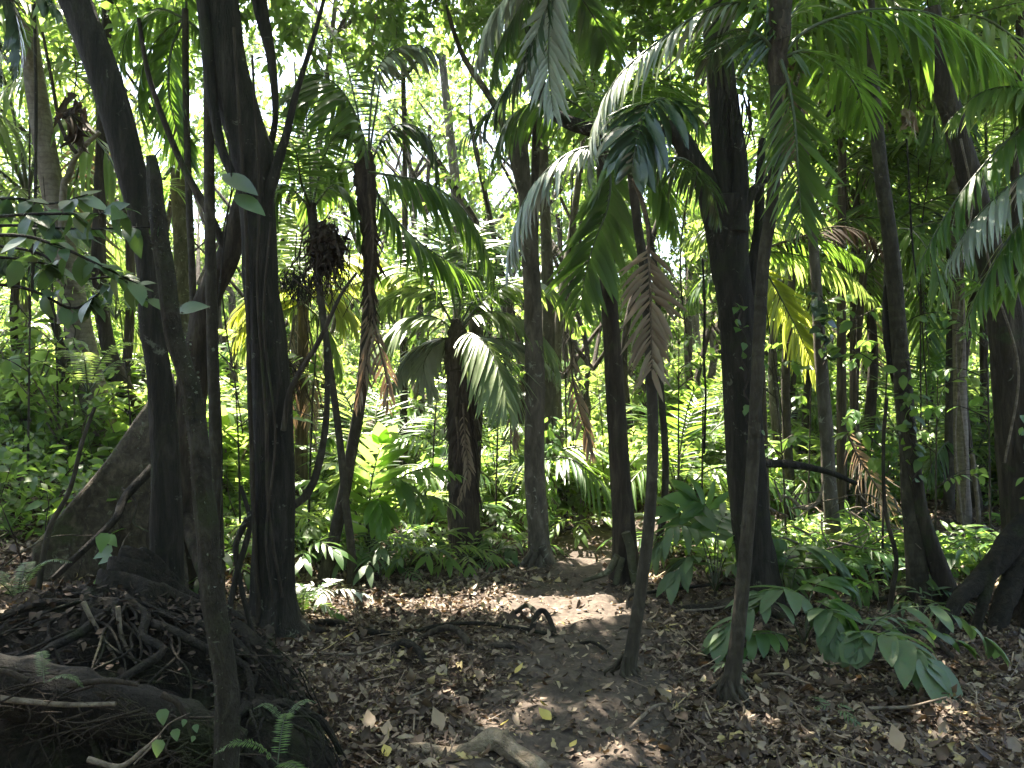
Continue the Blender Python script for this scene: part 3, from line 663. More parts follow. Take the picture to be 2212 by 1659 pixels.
# ------------------------------------------------------------------ lianas
def liana(label, rows, d, mat='bark_brown', seed=1):
    d0 = rows[-1]; p = P(d0[0], d0[1], d); o = limb(None, rows, d, mat, 'liana', seed, 40, .2); tag(o, label, 'liana', 'lianas hanging among the trunks'); return o
for k, (lab, rows, d, mat) in enumerate((
    ('thin straight liana hanging in front of the pale ringed trunk', [(72, -60, 7), (78, 200, 7), (76, 460, 7), (70, 640, 5)], 6.6, 'bark_dark'),
    ('knotted liana looping down beside the withered hanging leaf', [(92, 70, 6), (112, 170, 7), (128, 260, 8), (150, 310, 9), (165, 330, 9)], 7, 'bark_brown'),
    ('pale sapling stem forking below the withered hanging leaf', [(215, 285, 8), (170, 330, 12), (148, 380, 14), (136, 430, 14), (130, 700, 12)], 7.4, 'bark_ring'),
    ('thin dark liana bowing out and rising past the curved palms', [(770, 590, 6), (735, 640, 8), (690, 735, 11), (650, 800, 12), (625, 850, 12), (612, 930, 12)], 4.9, 'bark_brown'),
    ('smooth liana curving up from the vine-hung trunk to the palm fruit', [(690, 640, 12), (706, 760, 12), (705, 900, 13), (690, 1000, 16), (665, 1065, 17), (630, 1095, 18), (590, 1120, 18)], 5.2, 'bark_slim'),
    ('hairline liana dropping in front of the sunlit undergrowth past the forked tree', [(1518, 560, 5), (1522, 680, 6), (1520, 760, 5), (1524, 850, 5), (1521, 980, 6)], 7, 'bark_dark'),
    ('leafy liana stem climbing beside the tall slim trunk', [(1915, 860, 8), (1908, 960, 8), (1912, 1100, 8), (1935, 1200, 10), (1930, 1260, 11), (1912, 1370, 12)], 5.5, 'bark_brown'),
    ('thread-like liana hanging under the withered hand-shaped leaf', [(1958, 300, 4), (1964, 400, 4), (1970, 520, 4), (1985, 640, 3)], 6.5, 'bark_dark'),
    ('pale crooked liana lying over the brush pile', [(1780, 1040, 6), (1765, 1085, 8), (1735, 1098, 9), (1712, 1080, 8), (1690, 1070, 6)], 6.6, 'root_pale'),
    ('dead dark branch leaning across behind the forked tree', [(1640, 1000, 20), (1720, 1005, 18), (1790, 1020, 14), (1850, 1045, 10)], 6.6, 'bark_dark'),
    ('straight rod-like shoot leaning over the bank in front of the buttress root', [(205, 880, 7), (180, 950, 8), (150, 1060, 10), (105, 1150, 11), (80, 1300, 13), (70, 1400, 14)], 3.9, 'bark_slim'),
    ('dark dead shoot leaning against the lichen-crusted stem', [(520, 1050, 8), (540, 1130, 11), (515, 1230, 14), (495, 1330, 12), (505, 1420, 10), (512, 1480, 8)], 3.6, 'bark_dark'),
    ('bent dark shoot running down to the litter beside the vine-hung trunk', [(535, 1120, 14), (510, 1180, 12), (520, 1260, 11), (545, 1360, 11), (575, 1440, 10), (600, 1520, 10)], 3.6, 'bark_dark'))):
    liana(lab, rows, d, mat, 60+k)

# ------------------------------------------------------------------ root mound, fallen log, surface roots
mound = thing('root_mound', 'dark tangled root mound under the black leaning trunk', 'root mound', (-1.75, 3.6, float(H(-1.75, 3.6))))
def blob(cx, cy, rx, ry, hz, seed, nu=90, nv=60, z0=None):
    mb = MB(); u = np.linspace(-1, 1, nu); v_ = np.linspace(-1, 1, nv); X, Y = np.meshgrid(u, v_); r = np.hypot(X, Y)
    x = cx+X*rx; y = cy+Y*ry; h = np.clip(1-r**2.2, 0, 1)**.7*hz
    rr = np.random.default_rng(seed); nz = 0
    for k in range(26):
        f = rr.uniform(3, 26); a = rr.uniform(0, 6.28); nz = nz+np.sin(f*(x*math.cos(a)+y*math.sin(a))+rr.uniform(0, 6.28))/f
    z = H(x, y)-.03+h*(1+.35*nz)+.25*h*(np.abs(np.sin(9*nz+3*X))-.4)
    v = np.stack([x, y, z], -1).reshape(-1, 3); i, j = np.meshgrid(np.arange(nu-1), np.arange(nv-1)); o = (j*nu+i).ravel()
    mb.add(v, np.stack([o, o+1, o+nu+1, o+nu], 1)); return mb
blob(-1.75, 3.55, .86, .60, .58, 1, 170, 130).build('root_mass', M['root_dark'], mound)
blob(-1.08, 3.25, .36, .30, .27, 5, 90, 80).build('root_mass', M['root_dark'], mound)
rr = np.random.default_rng(12)
for k in range(70):
    big = k < 9
    a = rr.uniform(0, 6.28); q = []
    cx, cy = (-1.72, 3.5) if k % 3 else (-1.05, 3.2)
    R = .9 if k % 3 else .4
    for s in np.linspace(.1, 1.0, 7):
        a += rr.normal(0, .22); x = cx+R*s*math.cos(a); y = cy+.72*R*s*math.sin(a)
        hz = (.58 if k % 3 else .29)*max(0, 1-min(1, s)**2.2)**.7
        q.append((x, y, float(H(x, y))+hz*.98+rr.uniform(-.025, .02)))
    tube_part(mound, q, (.024 if big else .007), (.012 if big else .003), M['root_dark'], 'root', 100+k, 7, .2, 22)
n = 1700; x = rng.uniform(-2.8, -.6, n); y = rng.uniform(2.95, 4.15, n); r2 = np.hypot((x+1.75)/.95, (y-3.55)/.62); kp = r2 < 1; x, y, r2 = x[kp], y[kp], r2[kp]; n = len(x)
mb = MB(); a = rng.uniform(0, 6.28, n); L = rng.uniform(.015, .06, n)
strips(mb, np.stack([x, y, H(x, y)+np.clip(1-r2**2.2, 0, 1)**.7*.60+.005], 1), np.stack([np.cos(a), np.sin(a), rng.normal(-.1, .3, n)], 1), rng.normal(0, .4, (n, 3))+Z, L, L*.26, 3, 'leaf', .3, rng.normal(0, .9, n), wav=.25)
mb.build('litter_cover', M['deaddark'], mound)  # dark leaf colour stands in for shade over the mound litter
log, dl = thing('fallen_log', 'mossy fallen log lying in front of the root mound with ferns on it', 'log', (-1.6, 2.95, .2)), 2.95
a = np.array([(-2.6, 3.05, .50), (-2.0, 3.0, .47), (-1.6, 2.97, .40), (-1.25, 2.95, .33), (-1.02, 2.95, .24)]); c = cr(a, 50)
c = cr(a, 90); mb = MB(); tube(mb, c, np.interp(np.linspace(0, 1, 90), [0, .5, 1], [.115, .10, .06]), 40, .3, 9); mb.build('log_trunk', M['root_dark'], log)
mb = MB()
for k in range(420):
    if k % 2: q = c[rng.integers(0, 90)]+np.array([0, -.13, rng.uniform(-.12, .13)])
    else:
        q = np.array([rng.uniform(-2.5, -.75), rng.uniform(2.85, 3.5), 0]); q[2] = float(H(q[0], q[1]))+.5*max(0, 1-math.hypot((q[0]+1.75)/.95, (q[1]-3.55)/.62)**2.2)**.7+.02
    e = q+np.array([rng.normal(0, .16), -rng.uniform(0, .05), -rng.uniform(.0, .10)]); tube(mb, cr([q, (q+e)/2+rng.normal(0, .018, 3), e], 7), np.linspace(rng.uniform(.002, .006), .0012, 7), 4, cap=False)
mb.build('rootlets', M['bark_brown'], log)
for k, pts in enumerate(([(0, 1508), (60, 1515), (150, 1522), (250, 1520)], [(350, 1500), (385, 1520), (405, 1560), (415, 1590)], [(150, 1480), (230, 1470), (300, 1478)], [(60, 1470), (10, 1450), (-40, 1455)])):
    tube_part(log, [P(x, y, 2.82) for x, y in pts], .012, .008, M['twig' if k == 0 else 'bark_brown'], 'root', 70+k, 7)
for k, pts in enumerate(([(190, 1640), (260, 1655), (310, 1620), (345, 1590)], [(180, 1300), (200, 1340), (225, 1380), (255, 1430)], [(255, 1310), (262, 1370), (280, 1410), (300, 1440)])):
    o = tube_part(None, [P(x, y, 2.7 if k == 0 else 3.3) for x, y in pts], .011, .006, M['twig'], 'fallen_twig', 80+k, 7)
    tag(o, ['thin bent twig rising in front of the dark root mound', 'pale twig lying on the flank of the root mound', 'short pale twig beside another on the root mound'][k], 'twig', 'twigs on the root mound')

def surf_root(label, pts, w0, w1, mat='root_dark', arch=0.0, seed=1):
    a = []
    for i, (x, y) in enumerate(pts):
        d = base_d(x, y); p = P(x, y, d); u = i/(len(pts)-1); p[2] = float(hm(p[0], p[1]))+.035+arch*math.sin(PI*u); a.append(p)
    a[0][2] -= .04; a[-1][2] -= .05; d = a[0][1]
    o = tube_part(None, a, w0/2/F*d, w1/2/F*d, M[mat], 'surface_root', seed, 10, .2, 50); tag(o, label, 'tree root', 'roots lying across the path'); return o
pr = thing('surface_root', 'pale bone-like root lying across the bottom of the path', 'tree root', P(1040, 1640, 3.3)*np.array([1, 1, 0]), 'roots lying across the path')
a = []
for x, y, wd, up in ((872, 1606, 16, .0), (915, 1612, 24, .02), (975, 1620, 32, .03), (1030, 1618, 36, .045), (1068, 1612, 46, .06), (1105, 1625, 42, .05), (1150, 1648, 40, .03), (1200, 1672, 36, .0), (1240, 1690, 26, -.04)):
    d = base_d(x, y+12); p = P(x, y+12, d); a.append((p[0], p[1], float(hm(p[0], p[1]))+up, wd/2/F*d))
c = cr(a, 70); mb = MB(); tube(mb, c[:, :3], c[:, 3], 16, .16, 33); mb.build('root_body', M['root_pale'], pr)
q = c[40]; tube_part(pr, [q[:3], q[:3]+(.0, .01, .035), q[:3]+(.005, .02, .06)], .03, .014, M['root_pale'], 'knob', 4, 9)
q = c[33]; tube_part(pr, [q[:3]+(.0, -.02, .02), q[:3]+(.05, -.06, -.0), q[:3]+(.1, -.12, -.02), q[:3]+(.16, -.16, -.05)], .014, .01, M['root_pale'], 'side_root', 5, 8)
surf_root('long root lying along the near edge of the sunlit patch', [(860, 1378), (960, 1370), (1050, 1366), (1150, 1374), (1215, 1372)], 9, 8, seed=2)
surf_root('humped root arching over a dark hollow on the path', [(885, 1392), (950, 1386), (990, 1392), (1030, 1412)], 14, 15, 'bark_brown', .05, 3)
surf_root('smooth root running out of the humped one', [(1025, 1410), (1060, 1410), (1110, 1404), (1135, 1412)], 13, 8, 'bark_brown', 0, 4)
surf_root('small looped root standing like a handle on the path', [(1146, 1372), (1158, 1358), (1175, 1352), (1192, 1362), (1200, 1378)], 14, 12, 'root_dark', .06, 5)
surf_root('stubby root end at the corner of the sunlit patch', [(1080, 1352), (1120, 1336), (1140, 1322), (1160, 1340), (1185, 1346)], 10, 12, 'root_dark', .02, 6)
surf_root('thin root snaking across the litter beside the slim stem', [(1700, 1290), (1580, 1280), (1480, 1284), (1400, 1296), (1360, 1310), (1355, 1322)], 8, 6, 'root_dark', .01, 7)
surf_root('root leaving the foot of the vine-hung trunk toward the path', [(640, 1345), (720, 1355), (800, 1372), (880, 1376)], 18, 9, 'root_dark', .01, 8)
surf_root('low root lump half buried beside the humped root', [(840, 1420), (870, 1412), (905, 1425), (925, 1440)], 22, 12, 'root_dark', .015, 9)
surf_root('crooked root lying under the broad seedling palm', [(1850, 1390), (1920, 1388), (2000, 1392), (2050, 1420), (2085, 1450)], 10, 12, 'root_dark', .03, 10)
surf_root('short root stub beside the slim stem foot', [(1250, 1392), (1285, 1408), (1330, 1420)], 8, 6, 'root_dark', .0, 11)
TW = ((1040, 1250, 60, .5, 'forked dry stick lying above the sunlit patch'), (1120, 1262, 40, -.6, 'short dry stick on the litter below the lichen-flecked trunk'), (770, 1420, 90, .1, 'pale stick lying on the litter below the thin palm'),
      (1540, 1330, 70, .3, 'thin stick lying on the litter behind the slender palm foot'), (690, 1330, 60, -.2, 'bleached stick beside the foot of the vine-hung trunk'), (1400, 1575, 70, .8, 'brown stick on the litter near the bare soil'),
      (1690, 1480, 60, -.7, 'dark stick in the litter beside the slender palm'), (870, 1520, 60, .7, 'dark twig lying above the pale surface root'), (1960, 1545, 80, -.15, 'straw-coloured stick in the litter below the broad seedling palm'))
for k, (x, y, lp, an, lab) in enumerate(TW):
    d = base_d(x, y); p = P(x, y, d); L = lp/F*d; dx = np.array([math.cos(an), math.sin(an), 0])*L
    q = [p-dx+(0, 0, .03), p+(.01, .02, .035), p+dx*.6+(0, .01, .05), p+dx+(0, 0, .03)]
    q = [np.array([b[0], b[1], float(hm(b[0], b[1]))+.03+.01*i]) for i, b in enumerate(q)]
    o = tube_part(None, q, .010, .005, M['twig'], 'fallen_twig', 90+k, 6); tag(o, lab, 'twig', 'sticks lying in the leaf litter')
def base_roots(parent, px, py, r, n=6, mat='bark_brown', L=.35):
    d = base_d(px, py); p = P(px, py, d)
    for k in range(n):
        a = 2*PI*k/n+random.uniform(-.4, .4); ln = L*random.uniform(.5, 1.2); q = []
        for t_ in np.linspace(0, 1, 6):
            x, y = p[0]+math.cos(a)*(r*.5+ln*t_)+.05*math.sin(5*t_+k)*t_, p[1]+math.sin(a)*(r*.5+ln*t_); q.append((x, y, float(H(x, y))+.11*(1-t_)**2.5+.012-.05*(t_ > .9)))
        tube_part(parent, q, r*.45, r*.12, M[mat], 'root', k, 7, .2, 18)
for o_, x, y, r in ((vine, 590, 1372, .11), (black, 364, 1352, .09), (fork, 1640, 1325, .12), (slim, 1986, 1310, .07), (blot, 1808, 1225, .07), (lean, 2060, 1312, .07)): base_roots(o_, x, y, r, 6, 'bark_brown', .55)
# ================================================================== PALMS WITH HERO FRONDS
def palm(label, rows, d=None, mat='bark_slim', name='palm', **kw): return tree(name, label, 'palm', rows, d, mat, **kw)
DEAD = dict(hang=.9, curl=.3, ragged_=.2, miss=.12, fold=.5)

# slender tall palm in front of the forked tree
pa, d = palm('slender tall palm standing in front of the black forked tree', [(1692, -120, 48), (1688, 0, 46), (1682, 90, 40), (1678, 150, 28), (1675, 300, 25), (1666, 450, 26), (1650, 560, 26), (1638, 750, 26), (1626, 1000, 27), (1610, 1200, 29), (1590, 1400, 31), (1574, 1512, 36)], None, 'bark_slim', seed=41, rough=.07, n=90)
dA = d
mb = MB(); a = cr(px_path([(1690, -60, 50), (1684, 60, 46), (1680, 140, 40), (1678, 190, 30)], d), 20); tube(mb, a[:, :3], a[:, 3], 12, .35, 6); mb.build('leaf_sheath', M['palm_fibre'], pa)
frond(pa, [(1684, 130), (1730, 75), (1800, 40), (1900, 20), (2010, 30), (2110, 80), (2190, 170), (2225, 230)], d, 190, 8, 46, 'palm', hang=.9, pet=.22, curl=.5)
frond(pa, [(1686, 130), (1705, 190), (1718, 280), (1724, 380), (1732, 490)], d-.1, 150, 6.5, 34, 'palm', side=(1, .15, 0), hang=.3, fwd=(25, 55), pet=.2, curl=.35)
frond(pa, [(1684, 100), (1720, 20), (1790, -70), (1880, -120), (1980, -130)], d+.2, 170, 8, 36, 'palm', hang=.7)
frond(pa, [(1680, 100), (1640, 20), (1580, -60), (1500, -90)], d+.1, 170, 8, 34, 'palm', hang=.7)
frond(pa, [(1682, 130), (1740, 110), (1800, 130, d+.4), (1850, 190, d+.6), (1870, 260, d+.8)], d, 150, 7, 34, 'palm', hang=.6)
frond(pa, [(1680, 120), (1630, 70), (1570, 70, d+.4), (1530, 130, d+.6)], d, 150, 7, 30, 'palmdark', hang=.7)
frond(pa, [(1676, 70), (1620, 12), (1535, 18), (1440, 78), (1350, 150), (1298, 230), (1278, 300), (1272, 370)], d+.15, 130, 6.0, 44, 'palmsheen', label='grey sunlit frond arching toward the path', hang=.75, pet=.15, one=None, curl=.55, fwd=(35, 60))
frond(pa, [(1690, 90), (1700, 200, d+.3), (1690, 300, d+.45), (1680, 380, d+.5)], d+.1, 110, 4, 26, 'dead', 'dead_frond', side=(1, .3, 0), **DEAD)
# black flower stalks hanging under the crown
mb = MB()
for k in range(26):
    x = 1590+rng.uniform(-30, 30); y = 215+rng.uniform(-25, 25); p = P(x, y, d+.35+rng.uniform(-.1, .1)); tube(mb, [p, p+(rng.normal(0, .02), 0, -.12), p+(rng.normal(0, .05), 0, -.28)], [.005, .005, .003], 5)
mb.build('fruit_stalk', M['bark_dark'], pa)

# thin bent palm standing on the path
pb, d = palm('thin bent palm stem rising out of the path with glossy broad fronds', [(1362, 340, 20), (1366, 390, 20), (1379, 500, 20), (1393, 600, 22), (1407, 826, 23), (1410, 965, 24), (1403, 1118, 25), (1384, 1274, 26), (1366, 1395, 27), (1354, 1466, 30)], None, 'bark_slim', seed=42, rough=.06, n=90)
dB = d
frond(pb, [(1367, 380), (1400, 320, d-.05), (1445, 250, d-.1), (1440, 215, d-.25), (1405, 225, d-.42), (1378, 290, d-.55), (1366, 360, d-.6)], d, 135, 19, 20, 'palmdark', label='glossy blackish frond with broad blades', hang=.45, fwd=(20, 45), pet=.35, curl=.7, side=(1, .2, 0), k=5)
frond(pb, [(1367, 378), (1340, 345), (1290, 318), (1230, 332), (1170, 380), (1132, 440), (1108, 510), (1095, 585)], d-.05, 120, 7.5, 40, 'palmsheen', label='grey-sheened drooping frond with a browned tip', hang=.85, pet=.3, curl=.5)
frond(pb, [(1368, 378), (1420, 350), (1480, 345, d+.3), (1530, 400, d+.5), (1550, 470, d+.6)], d, 100, 6, 30, 'palmdark', hang=.7, pet=.2)
frond(pb, [(1366, 376), (1350, 300, d+.2), (1330, 220, d+.4), (1290, 160, d+.6)], d+.1, 110, 8, 26, 'palm', hang=.4, pet=.2)
frond(pb, [(1369, 385), (1395, 470), (1402, 560), (1405, 650), (1407, 730), (1409, 800)], d-.12, 104, 8.5, 22, 'deadgrey', 'dead_frond', label='withered grey-brown frond hanging straight down', rach=M['dead_rachis'], side=(1, .2, 0), hang=.2, fwd=(30, 56), pet=.36, curl=.3, miss=.1, ragged_=.16, fold=.5, base_len=.8, tip_len=.7)
pb2, _ = palm('thinner stem standing close behind the thin bent palm', [(1372, 385, 9), (1398, 480, 11), (1418, 600, 12), (1424, 740, 13), (1428, 850, 14), (1437, 980, 15), (1434, 1100, 15), (1420, 1180, 16), (1408, 1225, 18)], None, 'bark_slim', name='sapling', seed=43, rough=.06)

base_roots(pa, 1574, 1512, .035, 7, 'bark_slim', .16); base_roots(pb, 1354, 1466, .032, 6, 'bark_slim', .14)
# palm with mossy prop roots
pc, d = palm('dark palm trunk with a mossy prop root at the bend of the path', [(1298, 290, 26), (1302, 347, 29), (1306, 420, 31), (1312, 560, 33), (1318, 680, 36), (1326, 800, 39), (1334, 930, 42), (1344, 1080, 46), (1350, 1180, 52), (1352, 1240, 66), (1352, 1258, 74)], None, 'bark_brown', seed=44, rough=.09, sides=26)
dC = d
for k, rows in enumerate(([(1352, 1150, 16), (1362, 1185, 20), (1366, 1225, 24), (1374, 1262, 22), (1380, 1280, 14)], [(1335, 1200, 14), (1315, 1232, 16), (1290, 1245, 12), (1260, 1255, 6)], [(1342, 1205, 14), (1335, 1240, 14), (1330, 1262, 10)])):
    a = px_path(rows, d-.2); a[:, 2] = np.maximum(a[:, 2], H(a[:, 0], a[:, 1])+.02); a[:, 3] *= 1.25; tube_part(pc, a[:, :3], a[0, 3], a[-1, 3], M['bark_moss'], 'prop_root', 60+k, 10)
frond(pc, [(1297, 330), (1280, 260), (1215, 212), (1140, 226), (1090, 275), (1062, 350)], d-.3, 120, 8, 34, 'palm', hang=.85, pet=.1)
frond(pc, [(1300, 340), (1318, 380), (1312, 450), (1285, 520), (1265, 590), (1254, 660)], d-.25, 145, 9.5, 32, 'palm', label='dark olive frond hanging in front of the trunk', side=(1, .25, 0), hang=.35, fwd=(28, 50), pet=.1, curl=.4)
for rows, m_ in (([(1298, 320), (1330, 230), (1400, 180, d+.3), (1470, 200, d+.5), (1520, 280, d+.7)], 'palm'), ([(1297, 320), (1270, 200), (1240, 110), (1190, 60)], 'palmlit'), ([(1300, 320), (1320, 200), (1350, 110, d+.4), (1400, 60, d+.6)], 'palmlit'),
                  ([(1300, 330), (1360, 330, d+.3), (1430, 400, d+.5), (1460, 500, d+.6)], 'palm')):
    frond(pc, rows, d, 120, 7.5, 34, m_, hang=.7, pet=.1)
frond(pc, [(1240, 740), (1235, 800), (1250, 880), (1268, 940), (1278, 985)], d+.6, 60, 4, 24, 'dead', 'dead_frond', rach=M['dead_rachis'], side=(1, .1, 0), **DEAD)

# two curved clump palms
pd, d = palm('curved thin palm whose dead sheaths hang below its crown', [(792, 360, 34), (795, 410, 30), (797, 500, 26), (797, 600, 24), (790, 740, 24), (776, 880, 25), (755, 1000, 25), (738, 1090, 26), (720, 1170, 27), (702, 1252, 30)], None, 'bark_slim', seed=45, rough=.12, n=80)
dD = d
mb = MB(); a = cr(px_path([(790, 330, 30), (788, 380, 44), (792, 430, 38), (798, 520, 30), (800, 600, 26)], d), 30); tube(mb, a[:, :3], a[:, 3], 12, .45, 9); mb.build('leaf_sheath', M['palm_fibre'], pd)
frond(pd, [(794, 365), (780, 280), (745, 205), (700, 165), (655, 165), (628, 200)], d-.2, 165, 6.5, 44, 'palm', hang=.95, pet=.1)
frond(pd, [(796, 372), (850, 380), (920, 395), (990, 440), (1042, 520), (1070, 610)], d-.15, 150, 6, 44, 'palm', hang=.85, pet=.12)
frond(pd, [(797, 380), (830, 440), (890, 510), (960, 560), (1030, 600)], d+.1, 130, 5.5, 42, 'palm', hang=.75, pet=.12)
frond(pd, [(798, 360), (830, 295), (870, 268), (915, 285), (938, 335), (948, 400)], d+.2, 90, 5, 34, 'palmdark', hang=.8, pet=.1)
frond(pd, [(795, 355), (800, 250), (812, 160), (850, 110), (905, 98), (950, 118)], d+.1, 85, 5, 34, 'palmsheen', hang=.8, pet=.35, label='grey frond curling over at its tip')
frond(pd, [(793, 355), (770, 230, d+.3), (742, 120, d+.5), (700, 40, d+.7)], d+.1, 110, 6, 34, 'palm', hang=.35)
frond(pd, [(795, 355), (815, 220, d+.3), (835, 110, d+.6), (880, 20, d+.8)], d+.1, 110, 6, 34, 'palm', hang=.35)
frond(pd, [(793, 372), (750, 350, d+.2), (700, 380, d+.4), (660, 450, d+.6)], d, 110, 6, 32, 'palm', hang=.7)
for rows, m_ in (([(797, 600), (800, 700), (790, 790), (770, 880)], 'dead'), ([(798, 420), (806, 520), (800, 620), (808, 690)], 'deaddark'), ([(800, 640), (815, 730), (835, 820), (838, 880)], 'dead')):
    frond(pd, rows, d-.1, 60, 4, 20, m_, 'dead_frond', rach=M['dead_rachis'], side=(1, .2, 0), **DEAD)

pe, d = palm('palm with a black withered flower clump under upright fronds', [(672, 440, 22), (676, 480, 20), (688, 600, 16), (700, 700, 15), (718, 830, 15), (735, 960, 16), (746, 1080, 17), (758, 1180, 18), (762, 1265, 22)], None, 'bark_slim', seed=46, rough=.07)
mb = MB(); c0 = P(705, 530, d); n = 700; dr = rand_dirs(n)*np.array([.15, .13, .21])*rng.random((n, 1))**.7
strips(mb, c0+dr, rand_dirs(n)+np.array([0, 0, -1.1]), rand_dirs(n), rng.uniform(.05, .16, n), rng.uniform(.006, .018, n), 3, 'broad', .4, .8, wav=.2)
for k in range(60):
    p = c0+rng.normal(0, .09, 3); tube(mb, [p, p+(rng.normal(0, .05), rng.normal(0, .05), -.18), p+(rng.normal(0, .1), rng.normal(0, .1), -.38)], [.006, .005, .003], 5)
mb.build('flower_clump', M['deaddark'], pe)
mb = MB()
for k in range(150):
    p = P(645, 600, d)+rng.normal(0, 1, 3)*np.array([.07, .06, .05]); q = p+(rng.normal(0, .05), rng.normal(0, .05), -rng.uniform(.05, .2)); tube(mb, [p, (p+q)/2+rng.normal(0, .01, 3), q], [.003]*3, 4)
mb.build('fruit_stalk', M['bark_dark'], pe)
for rows in ([(672, 450), (668, 340), (662, 250), (672, 170)], [(672, 450), (640, 370), (600, 320), (575, 310)], [(674, 450), (700, 340), (730, 290), (770, 300)], [(672, 450), (620, 400), (600, 420), (585, 500)], [(676, 450), (720, 400), (760, 440), (775, 520)],
             [(674, 450), (690, 360, d+.4), (690, 270, d+.8), (720, 200, d+1)], [(671, 450), (650, 390, d-.3), (640, 330, d-.5), (615, 300, d-.7)]):
    frond(pe, rows, d, 90, 4.5, 32, 'palm', hang=.45, curl=.4)

# shaggy dwarf palm in the middle
pf, d = palm('shaggy-trunked dwarf palm with sunlit fronds in the middle of the undergrowth', [(985, 730, 40), (990, 790, 56), (998, 860, 60), (1000, 940, 58), (1000, 1020, 56), (1002, 1095, 60)], 7.3, 'palm_fibre', seed=47, rough=.28)
dF = d
mb = MB(); a = cr(px_path([(985, 690, 22), (988, 740, 46), (995, 800, 60)], d), 14); tube(mb, a[:, :3], a[:, 3], 12, .4, 4); mb.build('leaf_sheath', M['palm_fibre'], pf)
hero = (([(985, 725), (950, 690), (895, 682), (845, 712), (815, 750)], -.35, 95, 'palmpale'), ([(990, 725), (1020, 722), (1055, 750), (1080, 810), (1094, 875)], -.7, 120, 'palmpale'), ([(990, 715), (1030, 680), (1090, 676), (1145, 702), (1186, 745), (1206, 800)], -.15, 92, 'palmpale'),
        ([(990, 722), (1040, 728), (1100, 735), (1150, 755), (1195, 805)], .2, 70, 'palmsheen'), ([(985, 715), (940, 640), (880, 620), (825, 650), (800, 690)], .3, 90, 'palmpale'),
        ([(986, 710), (975, 620), (955, 540), (950, 480)], .4, 90, 'palm'), ([(988, 710), (1000, 610), (1020, 530), (1050, 480)], .5, 90, 'palm'), ([(988, 712), (1030, 640), (1080, 600), (1120, 600)], .6, 85, 'palm'), ([(985, 730), (930, 735), (880, 770), (850, 830)], .3, 70, 'palmsheen'),
        ([(985, 728), (945, 740), (915, 790), (935, 850)], .4, 65, 'palmsheen'), ([(990, 712), (1060, 635), (1140, 605), (1210, 640), (1248, 705)], .1, 80, 'palmlit'), ([(984, 710), (920, 605), (850, 575), (785, 615)], .2, 80, 'palmlit'))
a = cr(px_path([(985, 730, 44), (998, 860, 60), (1000, 940, 58), (1002, 1085, 60)], d), 60); i = rng.integers(0, 56, 420); an = rng.uniform(0, 6.28, 420); ro = np.stack([np.cos(an), np.sin(an), 0*an], 1)
mb = MB(); strips(mb, a[i, :3]+ro*a[i, 3:4]*1.02, np.array([0, 0, -1.0])+ro*.12+rng.normal(0, .12, (420, 3)), ro, rng.uniform(.1, .42, 420), rng.uniform(.004, .014, 420), 5, 'lance', .3, rng.normal(0, .35, 420)); mb.build('fibre', M['deaddark'], pf)
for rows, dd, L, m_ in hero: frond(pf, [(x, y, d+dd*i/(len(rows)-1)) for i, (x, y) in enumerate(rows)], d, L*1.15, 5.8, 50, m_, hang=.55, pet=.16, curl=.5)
for rows, m_ in (([(1000, 870), (1005, 950), (1010, 1020), (990, 1080)], 'dead'), ([(1090, 780), (1095, 850), (1110, 930), (1115, 970)], 'dead'), ([(985, 900), (990, 960), (985, 1000)], 'deaddark')):
    frond(pf, rows, d-.3, 34, 3.5, 18, m_, 'dead_frond', rach=M['dead_rachis'], side=(1, .2, 0), **DEAD)
ps, _ = tree('rainforest_tree', 'smooth grey trunk close behind the shaggy dwarf palm', 'tree', [(1040, 520, 7), (1037, 560, 20), (1030, 640, 30), (1028, 760, 32), (1026, 860, 34), (1022, 980, 35), (1016, 1090, 38)], 7.9, 'bark_grey', seed=48)

# bright backlit palm behind the forked tree
pg, d = palm('backlit yellow-green palm behind the black forked tree', [(1632, 540, 22), (1634, 640, 24), (1640, 800, 25), (1646, 1000, 26), (1650, 1180, 30)], 7.9, 'palm_fibre', seed=49)
for rows, L, m_, lab in (([(1636, 560), (1665, 605), (1700, 670), (1735, 740), (1765, 810)], 95, 'palmbacklit', 'yellow frond glowing in the sun'), ([(1634, 550), (1680, 545), (1760, 560), (1830, 590), (1880, 640)], 85, 'palmlit', None),
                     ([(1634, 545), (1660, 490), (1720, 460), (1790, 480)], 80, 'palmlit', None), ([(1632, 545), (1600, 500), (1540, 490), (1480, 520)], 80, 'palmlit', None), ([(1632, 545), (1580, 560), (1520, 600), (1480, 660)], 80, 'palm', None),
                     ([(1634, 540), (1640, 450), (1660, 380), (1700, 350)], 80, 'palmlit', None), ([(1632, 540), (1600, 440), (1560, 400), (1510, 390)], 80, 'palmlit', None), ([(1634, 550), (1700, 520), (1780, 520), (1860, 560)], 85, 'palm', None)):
    frond(pg, rows, d-(.45 if lab else .2), L, 5 if lab else 4.2, 44 if lab else 36, m_, label=lab, pet=.12, **(dict(hang=.25, side=(.85, .25, .5), curl=.35) if lab else dict(hang=.7)))
frond(pg, [(1640, 540), (1720, 515), (1800, 490), (1870, 505), (1920, 560)], d-.3, 70, 4, 32, 'deaddark', 'dead_frond', rach=M['dead_rachis'], hang=.7, miss=.1)

